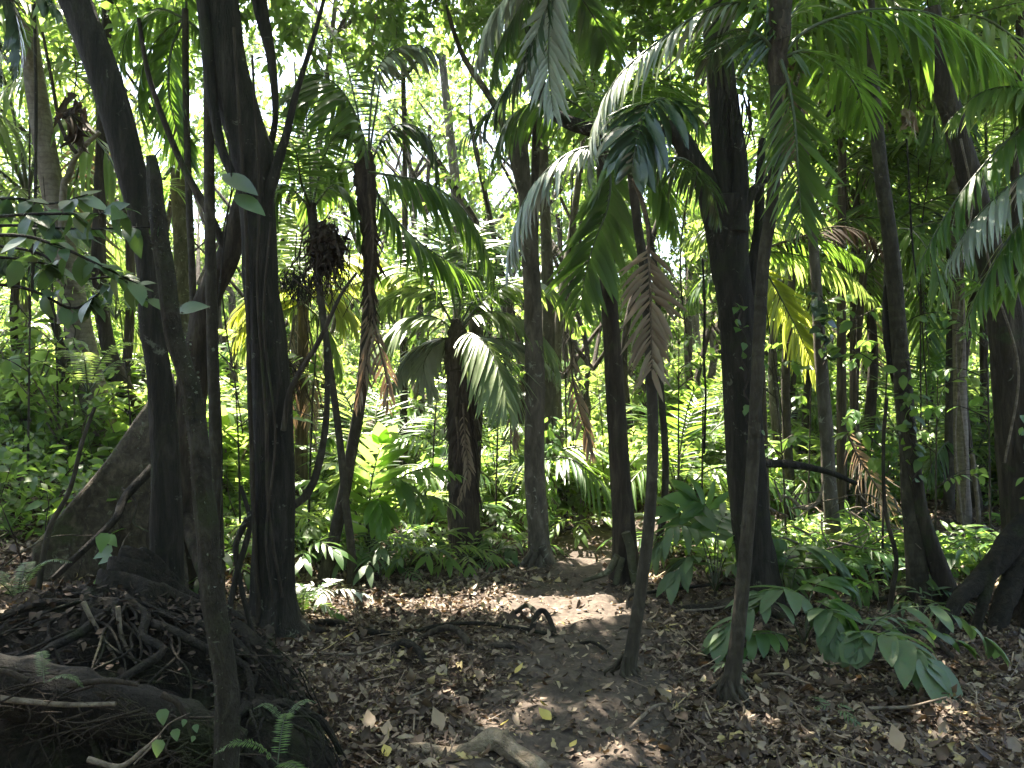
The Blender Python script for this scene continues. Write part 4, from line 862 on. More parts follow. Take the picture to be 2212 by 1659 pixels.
# yellow-lit palm far behind the vine-hung trunk
ph, d = palm('sunlit yellowish palm glowing between the vine-hung trunk and the curved palms', [(655, 640, 22), (655, 740, 24), (652, 900, 26), (650, 1060, 28)], 8.4, 'palm_fibre', seed=50)
for rows, L, m_ in (([(655, 650), (700, 640), (745, 660), (770, 710)], 70, 'palmbacklit'), ([(655, 650), (620, 620), (560, 630), (500, 690)], 75, 'palmbacklit'), ([(655, 650), (640, 600), (600, 560), (540, 560)], 75, 'palmlit'), ([(655, 645), (680, 590), (730, 560), (790, 580)], 75, 'palmbacklit'),
                    ([(655, 655), (620, 670), (570, 700), (520, 760)], 75, 'palmlit'), ([(655, 655), (690, 690), (720, 740), (735, 800)], 70, 'palmlit'), ([(655, 645), (660, 570), (650, 500), (630, 450)], 75, 'palmlit'), ([(655, 650), (780, 610), (850, 590), (880, 640)], 70, 'palmbacklit'), ([(655, 650), (690, 620), (720, 640), (740, 700)], 90, 'palmbacklit'), ([(655, 650), (620, 650), (560, 670), (510, 730)], 85, 'palmbacklit'), ([(655, 640), (740, 560), (820, 560), (850, 640)], 80, 'palmbacklit')):
    frond(ph, rows, d-.3, L*1.25, 5, 38, m_, hang=.42, pet=.14)
for rows in ([(640, 680), (625, 760), (632, 860), (628, 960)], [(665, 690), (680, 790), (672, 880), (680, 960)], [(610, 740), (590, 800), (600, 900)]):
    frond(ph, rows, d-.4, 55, 3, 20, 'dead', 'dead_frond', rach=M['dead_rachis'], side=(1, .2, 0), **DEAD)
mb = MB()
for k in range(170):
    p = P(620+rng.uniform(-35, 35), 800+rng.uniform(-30, 40), d-.5); q = p+(rng.normal(0, .07), rng.normal(0, .07), -rng.uniform(.1, .35)); tube(mb, [p, (p+q)/2+rng.normal(0, .02, 3), q], [.004, .004, .003], 4)
mb.build('fruit_stalk', M['deaddark'], ph)

# fronds reaching in from palms outside the frame
def overhang(label, base, fr, d, mat, rows_trunk):
    o, dd = palm(label, rows_trunk, d, 'bark_slim', seed=52)
    for rows, L, W, n, m_, kw in fr: frond(o, rows, d, L, W, n, m_, **kw)
    return o
overhang('palm whose pale-tipped fronds droop in from beyond the frame beside the massive tree', None, (
    ([(2330, 250), (2260, 250), (2180, 300), (2105, 380), (2040, 470), (1985, 570)], 120, 6, 46, 'palm', dict(hang=.8, pet=.1)),
    ([(2330, 330), (2250, 350), (2170, 410), (2100, 480), (2050, 560)], 130, 6, 44, 'palmsheen', dict(hang=.85, pet=.1)),
    ([(2330, 400), (2260, 430), (2190, 500), (2130, 600), (2090, 690)], 130, 6, 44, 'palm', dict(hang=.8, pet=.1)),
    ([(2330, 300), (2280, 230), (2210, 190), (2120, 200), (2050, 260)], 120, 7, 40, 'palmlit', dict(hang=.75, pet=.1)),
    ([(2330, 350), (2270, 480, 4.1), (2210, 580, 4.2), (2150, 620, 4.3), (2090, 600, 4.4)], 100, 9, 26, 'palm', dict(hang=.7, pet=.1))),
    4.0, 'palm', [(2330, 240, 26), (2334, 400, 26), (2340, 800, 28), (2345, 1200, 32), (2350, 1500, 34)])
overhang('palm hanging fronds with blue-grey sheen down from above the centre of the view', None, (
    ([(1215, -70), (1185, 10), (1140, 110), (1080, 210), (1000, 300)], 120, 8, 36, 'palmdark', dict(hang=.7, pet=.12)),
    ([(1215, -70), (1190, 30), (1185, 140), (1195, 240)], 120, 7, 32, 'palmsheen', dict(hang=.4, side=(1, .2, 0))),
    ([(1215, -70), (1120, -30), (1060, 40), (1030, 130)], 110, 8, 32, 'palmsheen', dict(hang=.8)),
    ([(1215, -70), (1260, 0), (1300, 70, 5.5), (1330, 150, 5.8)], 110, 10, 22, 'palm', dict(hang=.4)),
    ([(1215, -70), (1150, -20), (1090, 80), (1060, 180)], 100, 8, 30, 'palm', dict(hang=.7))),
    5.3, 'palm', [(1215, -90, 18, 5.4), (1180, 0, 18, 6.2), (1158, 300, 18, 7.2), (1155, 700, 20, 7.6), (1166, 1110, 24, 7.9)])
overhang('palm with dark fronds drooping beside the black leaning trunk', None, (
    ([(400, 40), (355, 68), (315, 130), (300, 210), (315, 290)], 110, 5, 34, 'palm', dict(hang=.7, pet=.08)),
    ([(400, 40), (370, 110), (365, 200), (385, 290), (410, 350)], 110, 5, 34, 'palm', dict(hang=.5, side=(1, .3, 0))),
    ([(400, 40), (340, 20), (280, 60), (260, 140)], 100, 5, 32, 'palm', dict(hang=.8)),
    ([(400, 40), (440, 80), (470, 160), (480, 250)], 100, 5, 32, 'palm', dict(hang=.7)),
    ([(400, 40), (410, -40), (450, -90), (520, -90)], 100, 5, 32, 'palm', dict(hang=.6))),
    6.2, 'palm', [(400, 20, 14), (404, 300, 14), (420, 700, 15), (430, 1000, 16), (434, 1150, 18)])
overhang('palm hanging a dark frond into the upper corner over the ringed trunk', None, (
    ([(-60, -60), (-20, -40), (20, 0), (40, 80), (35, 150)], 90, 8, 24, 'palmdark', dict(hang=.7)),
    ([(-60, -60), (0, -70), (70, -40), (120, 20)], 100, 20, 10, 'palmdark', dict(hang=.5, k=5)),
    ([(-60, -60), (-40, 20), (-10, 90), (0, 170)], 90, 8, 24, 'palmdark', dict(hang=.6))),
    3.4, 'palm', [(-70, -70, 22), (-72, 400, 22), (-75, 900, 24), (-80, 1250, 26)])

# ------------------------------------------------------------------ withered leaves caught on lianas
def hand_leaf(label, px, py, d, s):
    o = thing('withered_leaf', label, 'withered leaf', P(px, py, d), 'withered hand-shaped leaves caught on lianas'); mb = MB(); n = 17; p = P(px, py, d)
    q = p+np.stack([rng.normal(0, .10, n), rng.normal(0, .08, n), -rng.random(n)*.5], 1)*s
    D = rand_dirs(n)*np.array([.7, .6, .4])+np.array([0, 0, -.75])
    strips(mb, q, D, rng.normal(0, 1, (n, 3))+np.array([0, -.5, 0]), rng.uniform(.3, .8, n)*s, rng.uniform(.05, .12, n)*s, 9, 'leaf', rng.uniform(.3, 1.1, n), rng.uniform(-1.6, 1.6, n), wav=.22); mb.build('leaf_blade', M['deaddark' if px < 1000 else 'dead'], o)
    tube_part(o, [p+(0, 0, s*.9), p+(.02, 0, s*.4), p], .006, .005, M['bark_dark'], 'leaf_stalk'); return o
hand_leaf('large dark withered leaf dangling beside the pale ringed trunk', 160, 205, 6.6, .42)
hand_leaf('shrivelled brown leaf hanging right under the other beside the ringed trunk', 170, 265, 6.7, .26)
hand_leaf('greyish withered hand-shaped leaf hanging over the slim trunk', 1962, 235, 6.4, .26)

# ------------------------------------------------------------------ leafy branches in front on the left
sb = thing('leafy_shrub', 'dark shrub reaching thin branches with pale leaves past the lichen-crusted stem', 'shrub', (-2.35, 2.7, float(H(-2.35, 2.7))))
tube_part(sb, [(-2.35, 2.7, .1), (-2.25, 2.7, .8), (-2.15, 2.68, 1.6), (-2.1, 2.7, 2.3)], .022, .012, M['bark_slim'], 'stem', 3)
branches = (([(-230, 500), (0, 468), (120, 462), (210, 462), (268, 452)], .0), ([(-230, 500), (20, 487), (170, 495), (330, 490)], .1), ([(-230, 520), (20, 508), (120, 530), (220, 575), (300, 615)], -.1), ([(-230, 560), (0, 556), (130, 576)], .05),
            ([(-230, 600), (40, 620), (150, 665), (200, 645), (240, 610)], .1), ([(-230, 520), (60, 540), (160, 600), (260, 600), (320, 650)], .3), ([(-230, 480), (0, 430), (110, 440), (190, 420)], .25))
for k, (rows, dd) in enumerate(branches):
    pts = pxp(rows, 2.65+dd); br = tube_part(sb, pts, .007, .003, M['bark_dark'], 'branch', 80+k, 6)
    c = cr(pts, 60); m = 22; i = rng.integers(18, 60, m); mb = MB(); dr = rand_dirs(m)*np.array([1, .6, .7])+np.array([.5, 0, -.5])
    L = rng.uniform(.045, .115, m); strips(mb, c[i], dr, rng.normal(0, .45, (m, 3))+Z+np.array([0, -.35, 0]), L, L*.27, 5, 'leaf', .15, rng.uniform(.2, .9, m)); mb.build('foliage', M['nearleaf'], br, origin=(0, 0, 0) if False else np.array(sb.location))
CL = ((525, 430, 1.2, -.55, 56, 'pale', 'pale leaf standing out from the vine-hung trunk'), (500, 385, .9, -.5, 62, 'dark', 'dark pointed leaf overlapping the vine-hung trunk'), (400, 680, 1, .3, 50, 'pale', 'moth-eaten grey leaf in front of the vine-hung trunk'),
      (262, 1190, .3, .7, 40, 'dark', 'green heart-shaped leaf in front of the buttress root'))
vs = thing('climbing_vine', 'thin climbing vine with a few large leaves across the thick trunk', 'vine', P(500, 1300, 3.3)*np.array([1, 1, 0]))
tube_part(vs, pxp([(470, 1300), (480, 1000), (470, 700), (490, 480), (500, 380), (480, 200)], 3.3), .004, .003, M['bark_dark'], 'stem', 5, 6)
for x, y, a, b, lp, kind, lab in CL[:3]:
    mb = MB(); p = P(x-20, y-8, 3.3); L = lp/F*3.3*1.5; strips(mb, [p], [(math.cos(b), -.2, math.sin(b)*.8)], [(.1, -.75, .6)], L, L*.26, 7, 'leaf', .12, .4); o = mb.build('leaf', M['nearleaf' if kind == 'pale' else 'palmdark'], vs); o['label'] = lab
# ================================================================== UNDERSTORY PLANTS
def on_ground(px, py):
    d = base_d(px, py); p = P(px, py, d); return np.array([p[0], p[1], float(hm(p[0], p[1]))]), d
def seedling(label, px, py, size_px, nf, mat='seedling', keys=('broad', 'broadlow'), group='small palms in the undergrowth', d=None, name='palm_seedling', az0=None, hgt=.25):
    if d is None: p, d = on_ground(px, py)
    else:
        p = P(px, py, d); p[2] = float(H(p[0], p[1]))
    o = thing(name, label, 'small palm', p, group); s = size_px/F*d
    a0 = random.uniform(0, 6.28) if az0 is None else az0
    mb = MB(); tube(mb, np.array([p+(0, 0, -.05), p+(.01, 0, s*hgt*.6), p+(0, .01, s*hgt)]), [.012*s+.004, .010*s+.003, .006*s+.002], 7); mb.build('stem', M['twig'], o)
    for k in range(nf):
        key = keys[k % len(keys)]
        put_frond(o, (key, mat), s*random.uniform(.8, 1.15), a0+2*PI*k/nf+random.uniform(-.3, .3), random.uniform(-.1, .55), random.uniform(-.2, .2), s*hgt*random.uniform(.6, 1))
    return o
def hero_seed(label, base, fr, mat='seedling', d=None, group='small palms in the undergrowth', Ws=1.0, n=7):
    """fronds given by their stalk in pixels; blades broad and few"""
    p, dd = on_ground(*base)
    if d: dd = d; p = P(base[0], base[1], d); p[2] = float(H(p[0], p[1]))
    o = thing('palm_seedling', label, 'small palm', p, group)
    for rows, L, W, m_ in fr:
        nn = n
        frond(o, [(x, y, dd+dz) for x, y, dz in rows], dd, L*1.1, W, nn, m_ or mat, hang=.35, fwd=(30, 55), pet=.42, curl=.75, k=6, prof='blade', lift=.25, fuse=.9, ragged_=.05, base_len=.85, tip_len=.8, r0=.006)
    mb = MB(); tube(mb, np.array([p+(0, 0, -.05), p+(0, 0, .06), p+(.005, 0, .13)]), [.018, .014, .008], 7); mb.build('stem', M['twig'], o); return o
hero_seed('broad-leaved seedling palm nearest the slim trunk, its big blade tipped brown', (1840, 1462), (
    ([(1840, 1440, 0), (1850, 1390, 0), (1900, 1370, -.1), (1960, 1390, -.25), (2000, 1430, -.35)], 105, 22, 'seedling'), ([(1840, 1440, 0), (1845, 1385, 0), (1865, 1365, -.1), (1850, 1400, -.15)], 45, 16, 'seedling'),
    ([(1840, 1445, 0), (1890, 1345, .1), (1990, 1310, .1), (2070, 1335, 0), (2130, 1380, 0)], 75, 15, 'seedling'), ([(1840, 1445, 0), (1900, 1370, .1), (1990, 1355, .15), (2070, 1385, .1)], 60, 14, 'herb'),
    ([(1840, 1445, 0), (1870, 1360, .15), (1910, 1335, .3), (1960, 1340, .4)], 50, 14, 'seedling')), n=5)
hero_seed('bluish seedling palm with long arching blades at the foot of the slender palm', (1735, 1402), (
    ([(1735, 1390, 0), (1700, 1320, 0), (1660, 1300, -.1), (1600, 1330, -.15), (1565, 1365, -.2)], 80, 16, 'seedling'), ([(1735, 1390, 0), (1745, 1310, .1), (1700, 1275, 0), (1640, 1285, 0)], 90, 18, 'seedling'),
    ([(1735, 1390, 0), (1770, 1310, .1), (1800, 1300, .1), (1830, 1340, .05)], 75, 17, 'herb'), ([(1735, 1390, 0), (1765, 1330, -.1), (1790, 1320, -.2), (1805, 1380, -.3)], 70, 17, 'seedling'),
    ([(1735, 1390, 0), (1690, 1370, -.1), (1640, 1370, -.2), (1600, 1400, -.25)], 60, 13, 'herb'), ([(1735, 1390, 0), (1750, 1290, .2), (1780, 1250, .3), (1830, 1250, .4)], 70, 16, 'herb')), n=6)
hero_seed('seedling palm whose feathery frond arches out behind the forked tree', (1700, 1330), (
    ([(1700, 1310, 0), (1690, 1240, 0), (1720, 1185, 0), (1780, 1190, 0), (1830, 1245, -.1)], 85, 11, 'seedling'), ([(1700, 1310, 0), (1720, 1230, .2), (1760, 1200, .3), (1820, 1220, .4)], 70, 11, 'herb'), ([(1700, 1310, 0), (1660, 1230, .2), (1670, 1190, .3)], 60, 11, 'herb')), n=13)
hero_seed('leafy palm clump at the path edge in front of the forked tree', (1545, 1292), (
    ([(1545, 1280, 0), (1530, 1190, 0), (1500, 1145, 0), (1455, 1140, -.1), (1428, 1175, -.1)], 75, 10, 'seedling'), ([(1545, 1280, 0), (1545, 1180, .1), (1560, 1120, .1), (1600, 1110, .1)], 85, 10, 'seedling'), ([(1545, 1280, 0), (1565, 1210, -.1), (1595, 1165, -.1), (1625, 1200, -.15)], 80, 10, 'herb'),
    ([(1545, 1280, 0), (1520, 1180, .2), (1495, 1130, .3), (1465, 1110, .3)], 80, 10, 'herb'), ([(1545, 1280, 0), (1520, 1230, -.15), (1490, 1205, -.2), (1460, 1240, -.25)], 70, 10, 'seedling'), ([(1545, 1280, 0), (1570, 1170, .3), (1620, 1130, .4), (1650, 1150, .4)], 75, 10, 'palmlit'),
    ([(1545, 1280, 0), (1550, 1170, .25), (1530, 1100, .3), (1500, 1080, .3)], 75, 10, 'herb'), ([(1545, 1280, 0), (1575, 1230, -.1), (1610, 1215, -.2), (1630, 1250, -.25)], 70, 10, 'seedling')), n=9)
seedling('tiny green seedling beside the mossy foot of the slender palm', 1585, 1460, 40, 4, 'seedling')
seedling('small pale seedling standing alone in the litter below the dwarf blades', 1800, 1545, 46, 4, 'seedling')
seedling('dark strappy seedling at the foot of the vine-hung trunk', 655, 1345, 95, 8, 'palm', ('fern', 'broad'))
seedling('greyish seedling with folded blades behind the vine-hung trunk foot', 700, 1310, 75, 5, 'palmsheen')

# the bright new frond and its neighbours, centre left
new, d = on_ground(800, 1215)
hf = thing('palm_seedling', 'upright new palm frond glowing bright green in the sun', 'small palm', new, 'small palms in the undergrowth')
s = d/F
mbn = frond_mb(pxp([(800, 1205, d), (797, 1130, d-.1), (800, 1060, d-.2), (812, 1000, d-.3), (826, 955, d-.4)]), 86*s, 11*s, 13, side=(1, .25, 0), hang=-.15, fwd=(20, 35), pet=.18, curl=.2, k=5, prof='lance', fuse=.62, base_len=1.0, tip_len=.5, r0=.012, lift=.05)
mbn.build('frond', [M['newfrond'], M['palm_rachis']], hf)
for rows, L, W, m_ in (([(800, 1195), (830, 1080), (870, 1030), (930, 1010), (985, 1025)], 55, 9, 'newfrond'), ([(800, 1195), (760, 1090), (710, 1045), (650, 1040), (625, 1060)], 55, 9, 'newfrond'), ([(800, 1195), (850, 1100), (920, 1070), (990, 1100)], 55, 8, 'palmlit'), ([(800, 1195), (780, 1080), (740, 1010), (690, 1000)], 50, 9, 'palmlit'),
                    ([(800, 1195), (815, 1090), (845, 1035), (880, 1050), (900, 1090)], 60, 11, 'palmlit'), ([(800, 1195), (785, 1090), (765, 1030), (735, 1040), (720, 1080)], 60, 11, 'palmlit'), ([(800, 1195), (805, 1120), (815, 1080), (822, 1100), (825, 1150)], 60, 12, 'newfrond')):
    frond(hf, [(x, y, d-.35*i/(len(rows)-1)) for i, (x, y) in enumerate(rows)], d, L*1.15, W*1.1, 11, m_, hang=.4, pet=.25, curl=.6, lift=.2, k=5)
BED = [  # px, py, size, n, material, label
 (640, 1180, 85, 6, 'bright', 'sunlit seedling palm nearest the vine-hung trunk'), (690, 1160, 80, 6, 'bright', 'bright seedling palm standing between the two curved palm stems'), (700, 1215, 60, 5, 'herb', 'low seedling palm at the foot of the curved thin palm'),
 (850, 1205, 70, 6, 'herb', 'green seedling palm just in front of the glowing new frond'), (890, 1170, 90, 7, 'bright', 'seedling palm with broad sunlit blades beyond the glowing new frond'), (930, 1225, 75, 6, 'bright', 'sunlit seedling palm with white-lit tips at the edge of the litter'),
 (975, 1185, 80, 6, 'herb', 'seedling palm under the shaggy dwarf palm with pale arching blades'), (1010, 1230, 60, 6, 'bright', 'small bright seedling palm lying lowest toward the sunlit patch'), (1040, 1160, 80, 6, 'herb', 'dark green seedling palm between shaggy trunk and lichen-flecked trunk'),
 (1080, 1200, 60, 6, 'herb', 'low dark seedling palm close to the lichen-flecked trunk'), (1060, 1225, 46, 5, 'seedling', 'smallest seedling palm at the foot of the green bed'), (1110, 1150, 70, 6, 'herb', 'seedling palm leaning on the lichen-flecked trunk'),
 (820, 1235, 70, 6, 'seedling', 'shaded seedling palm in the front row below the new frond'), (760, 1205, 65, 5, 'herb', 'seedling palm hiding the foot of the inner curved stem'), (880, 1240, 55, 5, 'seedling', 'shaded low seedling palm with drooping blades on the litter edge'),
 (950, 1120, 95, 7, 'herb', 'taller seedling palm behind the bed beside the shaggy trunk'), (1085, 1100, 90, 7, 'herb', 'taller seedling palm behind the bed beyond the lichen-flecked trunk')]
for px, py, sz, n, m_, lab in BED: seedling(lab, px, py, sz*1.35, n+2, m_)
BED2 = [(1445, 1225, 90, 6, 'herb', 'palm seedling at the turn of the path beside the prop-rooted palm'), (1490, 1215, 110, 6, 'palmlit', 'bright palm seedling between the path and the forked tree'), (1700, 1235, 100, 6, 'herb', 'seedling palm close behind the foot of the forked tree'), (1750, 1225, 95, 6, 'bright', 'sunlit seedling palm in front of the blotched trunk'),
        (1830, 1255, 90, 6, 'herb', 'seedling palm between the blotched trunk and the leafy liana stem'), (1880, 1235, 100, 7, 'bright', 'sunlit seedling palm beside the leafy liana stem'), (1925, 1290, 80, 6, 'herb', 'seedling palm at the foot of the tall slim trunk'), (2010, 1330, 70, 5, 'seedling', 'low seedling palm under the leaning rough trunk'),
        (2030, 1225, 100, 6, 'bright', 'bright seedling palm between the slim trunk and the vine-draped trunk'), (2120, 1250, 100, 6, 'herb', 'seedling palm behind the arched roots'), (1655, 1275, 70, 5, 'seedling', 'seedling palm leaning on the forked tree base'), (505, 1200, 100, 6, 'bright', 'sunlit seedling palm between the lichen-crusted stem and the vine-hung trunk'),
        (480, 1270, 80, 6, 'herb', 'shaded seedling palm behind the lichen-crusted stem'), (655, 1240, 95, 6, 'herb', 'seedling palm just beside the foot of the vine-hung trunk'), (1130, 1205, 60, 5, 'herb', 'small seedling palm against the roots of the lichen-flecked trunk'), (1255, 1165, 70, 5, 'bright', 'sunny seedling palm on the far side of the path')]
for px, py, sz, n, m_, lab in BED2: seedling(lab, px, py, sz*1.3, n+2, m_)
# ferns on the mound and log
def fern(label, p, s, n, mat='seedling', az0=0, pit=(0, .5)):
    o = thing('fern', label, 'fern', p, 'ferns on the mound and in the undergrowth')
    for k in range(n): put_frond(o, ('fern', mat), s*random.uniform(.8, 1.15), az0+2*PI*k/max(n, 3)+random.uniform(-.3, .3), random.uniform(*pit), 0, 0)
    return o
fern('little fern with two narrow fronds growing on the fallen log', P(95, 1475, 2.78), .16, 2, az0=.3, pit=(-.3, .2))
fern('small fern frond sprouting from the root mound beside the lichen-crusted stem', P(615, 1560, 2.95), .17, 2, az0=.6, pit=(0, .3))
fern('green sword fern at the frame bottom beside the root mound', P(600, 1650, 2.62), .19, 3, 'herb', az0=-.6, pit=(-.4, .4))
fern('pale feathery fern on the bank at the frame edge', P(40, 1300, 3.8), .3, 4, 'seedling')
fern('light green fern growing out beside the ringed trunk', P(190, 850, 6.2), .6, 5, 'palmlit')
fern('drooping green fern hanging over the bank behind the ringed trunk', P(250, 690, 7.0), .6, 5, 'palmlit')
# heart-leaved creeper on the mound
hc = thing('creeper', 'heart-leaved creeper growing on the dark root mound', 'creeper', P(350, 1600, 2.62))
tube_part(hc, pxp([(290, 1650), (330, 1610), (350, 1580), (370, 1560), (410, 1540)], 2.62), .003, .002, M['twig'], 'stem', 4, 5)
for x, y, lp, m_ in ((352, 1545, 34, 'seedling'), (378, 1585, 26, 'seedling'), (345, 1612, 36, 'seedling'), (400, 1560, 16, 'nearleaf'), (422, 1572, 18, 'nearleaf'), (420, 1595, 14, 'seedling')):
    mb = MB(); L = lp/F*2.6; strips(mb, [P(x, y-lp*.4, 2.58)], [(rng.normal(0, .3), -.35, -.8)], [(0, -.8, .5)], L, L*.42, 5, 'heart', .1, .3); mb.build('leaf', M[m_], hc)
hb = thing('creeper', 'leafy herb with heart-shaped leaves in front of the buttress root', 'creeper', P(262, 1250, 4.2))
tube_part(hb, pxp([(262, 1260), (258, 1215), (265, 1175), (280, 1150)], 4.2), .005, .003, M['twig'], 'stem', 4, 5)
for k in range(11):
    x, y = 262+rng.uniform(-45, 45), 1185+rng.uniform(-35, 60); mb = MB(); L = rng.uniform(24, 44)/F*4.2; strips(mb, [P(x, y, 4.15+rng.uniform(-.1, .1))], [(rng.normal(0, .6), -.3, -.5)], [(rng.normal(0, .3), -.6, .7)], L, L*.36, 4, 'heart', .1, .3); mb.build('leaf', M['herb'], hb)

# ------------------------------------------------------------------ shrubs, ferns, small palms in the sunny undergrowth behind
SH = {}
def shrub_meshes(kind):
    if kind in SH: return SH[kind]
    n, L, wd, prof, h = {'small': (420, .085, .30, 'leaf', .75), 'long': (260, .17, .17, 'lance', .8), 'heart': (150, .16, .42, 'heart', .7), 'tall': (620, .11, .28, 'leaf', 1.5)}[kind]
    st = MB(); fo = MB()
    for k in range(9 if kind != 'tall' else 12):
        a = rng.uniform(0, 6.28); r = rng.uniform(.1, .5); q = cr([(0, 0, -.1), (r*.3*math.cos(a), r*.3*math.sin(a), h*.45), (r*math.cos(a), r*math.sin(a), h*rng.uniform(.75, 1.05))], 14)
        tube(st, q, np.linspace(.011, .004, 14), 5, cap=False); m = n//(9 if kind != 'tall' else 12); i = rng.integers(4, 14, m)
        D = rand_dirs(m)*np.array([1, 1, .5]); LL = L*rng.uniform(.6, 1.25, m)
        strips(fo, q[i]+rng.normal(0, .03, (m, 3)), D, rng.normal(0, .4, (m, 3))+Z, LL, LL*wd, 3, prof, .18, rng.uniform(.3, 1.1, m))
    out = []
    for mb, nm, m_ in ((st, 'stem', M['twig']), (fo, 'foliage', None)):
        o = mb.build(nm, M['herb'] if m_ is None else m_, origin=(0, 0, 0)); out.append(o.data); bpy.data.objects.remove(o)
    SH[kind] = out; return out
def shrub(label, p, s, kind, mat, name='leafy_shrub', cat='shrub', group='shrubs in the sunny undergrowth'):
    o = thing(name, label, cat, p, group); r = random.uniform(0, 6.28)
    for nm, me in zip(('stem', 'foliage'), shrub_meshes(kind)):
        c = bpy.data.objects.new(nm, me); COL.objects.link(c); c.parent = o; c.scale = (s, s, s); c.rotation_euler = (0, 0, r)
        if nm == 'foliage':
            c.material_slots[0].link = 'OBJECT'; c.material_slots[0].material = M[mat]
    return o
GAPS = [(-60, 235, 'the frame edge and the pale ringed trunk'), (235, 420, 'the ringed trunk and the buttress tree'), (420, 590, 'the buttress tree and the vine-hung trunk'), (590, 760, 'the vine-hung trunk and the curved palms'),
        (760, 1000, 'the curved palms and the shaggy dwarf palm'), (1000, 1160, 'the shaggy palm and the lichen-flecked trunk'), (1160, 1330, 'the lichen-flecked trunk and the prop-rooted palm'), (1330, 1430, 'the prop-rooted palm and the bent palm'),
        (1430, 1620, 'the bent palm and the forked tree'), (1620, 1790, 'the forked tree and the blotched trunk'), (1790, 1960, 'the blotched and the slim trunks'), (1960, 2080, 'the slim and the pale vine-draped trunks'), (2080, 2260, 'the vine-draped trunk and the massive tree')]
ROWS = [(0, 'front'), (1, 'middle'), (2, 'rear')]
KIND = [('small', 'bushy small-leaved shrub', 'shrub'), ('long', 'strap-leaved herb clump', 'herb'), ('heart', 'heart-leaved herb clump', 'herb'), ('fern', 'feathery fern', 'fern'), ('palm', 'young palm', 'small palm')]
for gi, (x0, x1, gap) in enumerate(GAPS):
    for ri, row in ROWS:
        kinds = random.sample(range(5), 2 if x1-x0 < 150 else 3)
        for ki in kinds:
            kind, desc, cat = KIND[ki]
            px = random.uniform(x0+8, x1-8); d = (9.0, 10.6, 12.4)[ri]+random.uniform(-.5, .5)
            if gi in (0, 1): d -= 1.4
            if gi == 2: d -= 1
            if gi == 7 and ri == 0: d += .6
            p = P(px, 900, d); p[2] = float(H(p[0], p[1]))
            lab = f'{row}-row {desc} between {gap}'
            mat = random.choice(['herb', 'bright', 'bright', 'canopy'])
            if kind == 'fern':
                s = random.uniform(.6, .95); o = thing('fern', lab, cat, p, 'ferns in the sunny undergrowth')
                for k in range(7): put_frond(o, ('fern', random.choice(['palmlit', 'herb'])), s*random.uniform(.8, 1.1), k*.9+random.uniform(-.2, .2), random.uniform(-.1, .6), 0, .1)
            elif kind == 'palm':
                s = random.uniform(.9, 1.5); o = thing('palm_seedling', lab, cat, p, 'young palms in the sunny undergrowth')
                mb = MB(); tube(mb, np.array([p+(0, 0, -.1), p+(.01, 0, .2), p+(0, 0, .4)]), [.03, .025, .02], 7); mb.build('stem', M['palm_fibre'], o)
                for k in range(8): put_frond(o, (random.choice(['arch', 'up', 'arch']), random.choice(['palmlit', 'palm'])), s*random.uniform(.8, 1.1), k*.8+random.uniform(-.2, .2), random.uniform(0, .35), 0, .35)
            else: shrub(lab, p, random.uniform(.9, 1.5), kind, mat, 'leafy_shrub' if cat == 'shrub' else 'broad_leaved_herb', cat)
# mid-height palms standing behind, each with a crown of its own
MP = [(120, 9.8, 560, 2.0, 'light-crowned palm behind the pale ringed trunk'), (330, 10.5, 420, 2.2, 'feathery palm seen behind the black leaning trunk'), (560, 10.8, 640, 1.8, 'low palm glowing behind the vine-hung trunk'),       (1450, 10.2, 480, 2.1, 'bright feathery palm behind the bent palm stem'),       (1730, 10.5, 330, 2.2, 'tall feathery palm over the blotched trunk'), (1850, 9.6, 420, 1.9, 'dark feathery palm beside the slim trunk'), (1990, 10.5, 600, 1.9, 'bright low palm between the slim and vine-draped trunks'), (2130, 9.5, 380, 1.9, 'palm with hanging fronds behind the massive tree'), (680, 10.0, 330, 1.9, 'feathery palm high behind the black flower clump'), (980, 13.5, 420, 2.0, 'distant palm above the shaggy dwarf palm')]
MP += [(620, 8.4, 330, 2.1, 'dark palm crown filling the space behind the vine-hung trunk'), (905, 8.9, 150, 2.3, 'high dark palm crown above the curved thin palm'), (1040, 9.6, 250, 2.2, 'dark palm crown between the mottled and lichen-flecked trunks'), (1425, 8.8, 130, 2.3, 'high palm crown behind the glossy broad fronds'),
       (1500, 9.3, 360, 2.2, 'deep green palm crown just behind the forked limbs'), (1820, 8.6, 270, 2.3, 'dark palm crown beside the broken curved limb'), (2050, 8.8, 150, 2.3, 'high palm crown behind the leaning top of the massive tree'), (255, 8.8, 230, 2.2, 'dark palm crown behind the withered hanging leaves'),
       (730, 9.2, 140, 2.2, 'high palm crown over the black flower clump'), (1150, 8.9, 90, 2.2, 'high dark palm crown at the top of the lichen-flecked trunk'), (470, 9.4, 380, 2.0, 'dark palm crown between the two stems of the vine-hung trunk'), (60, 9.0, 420, 2.1, 'shaded palm crown low beside the pale ringed trunk')]
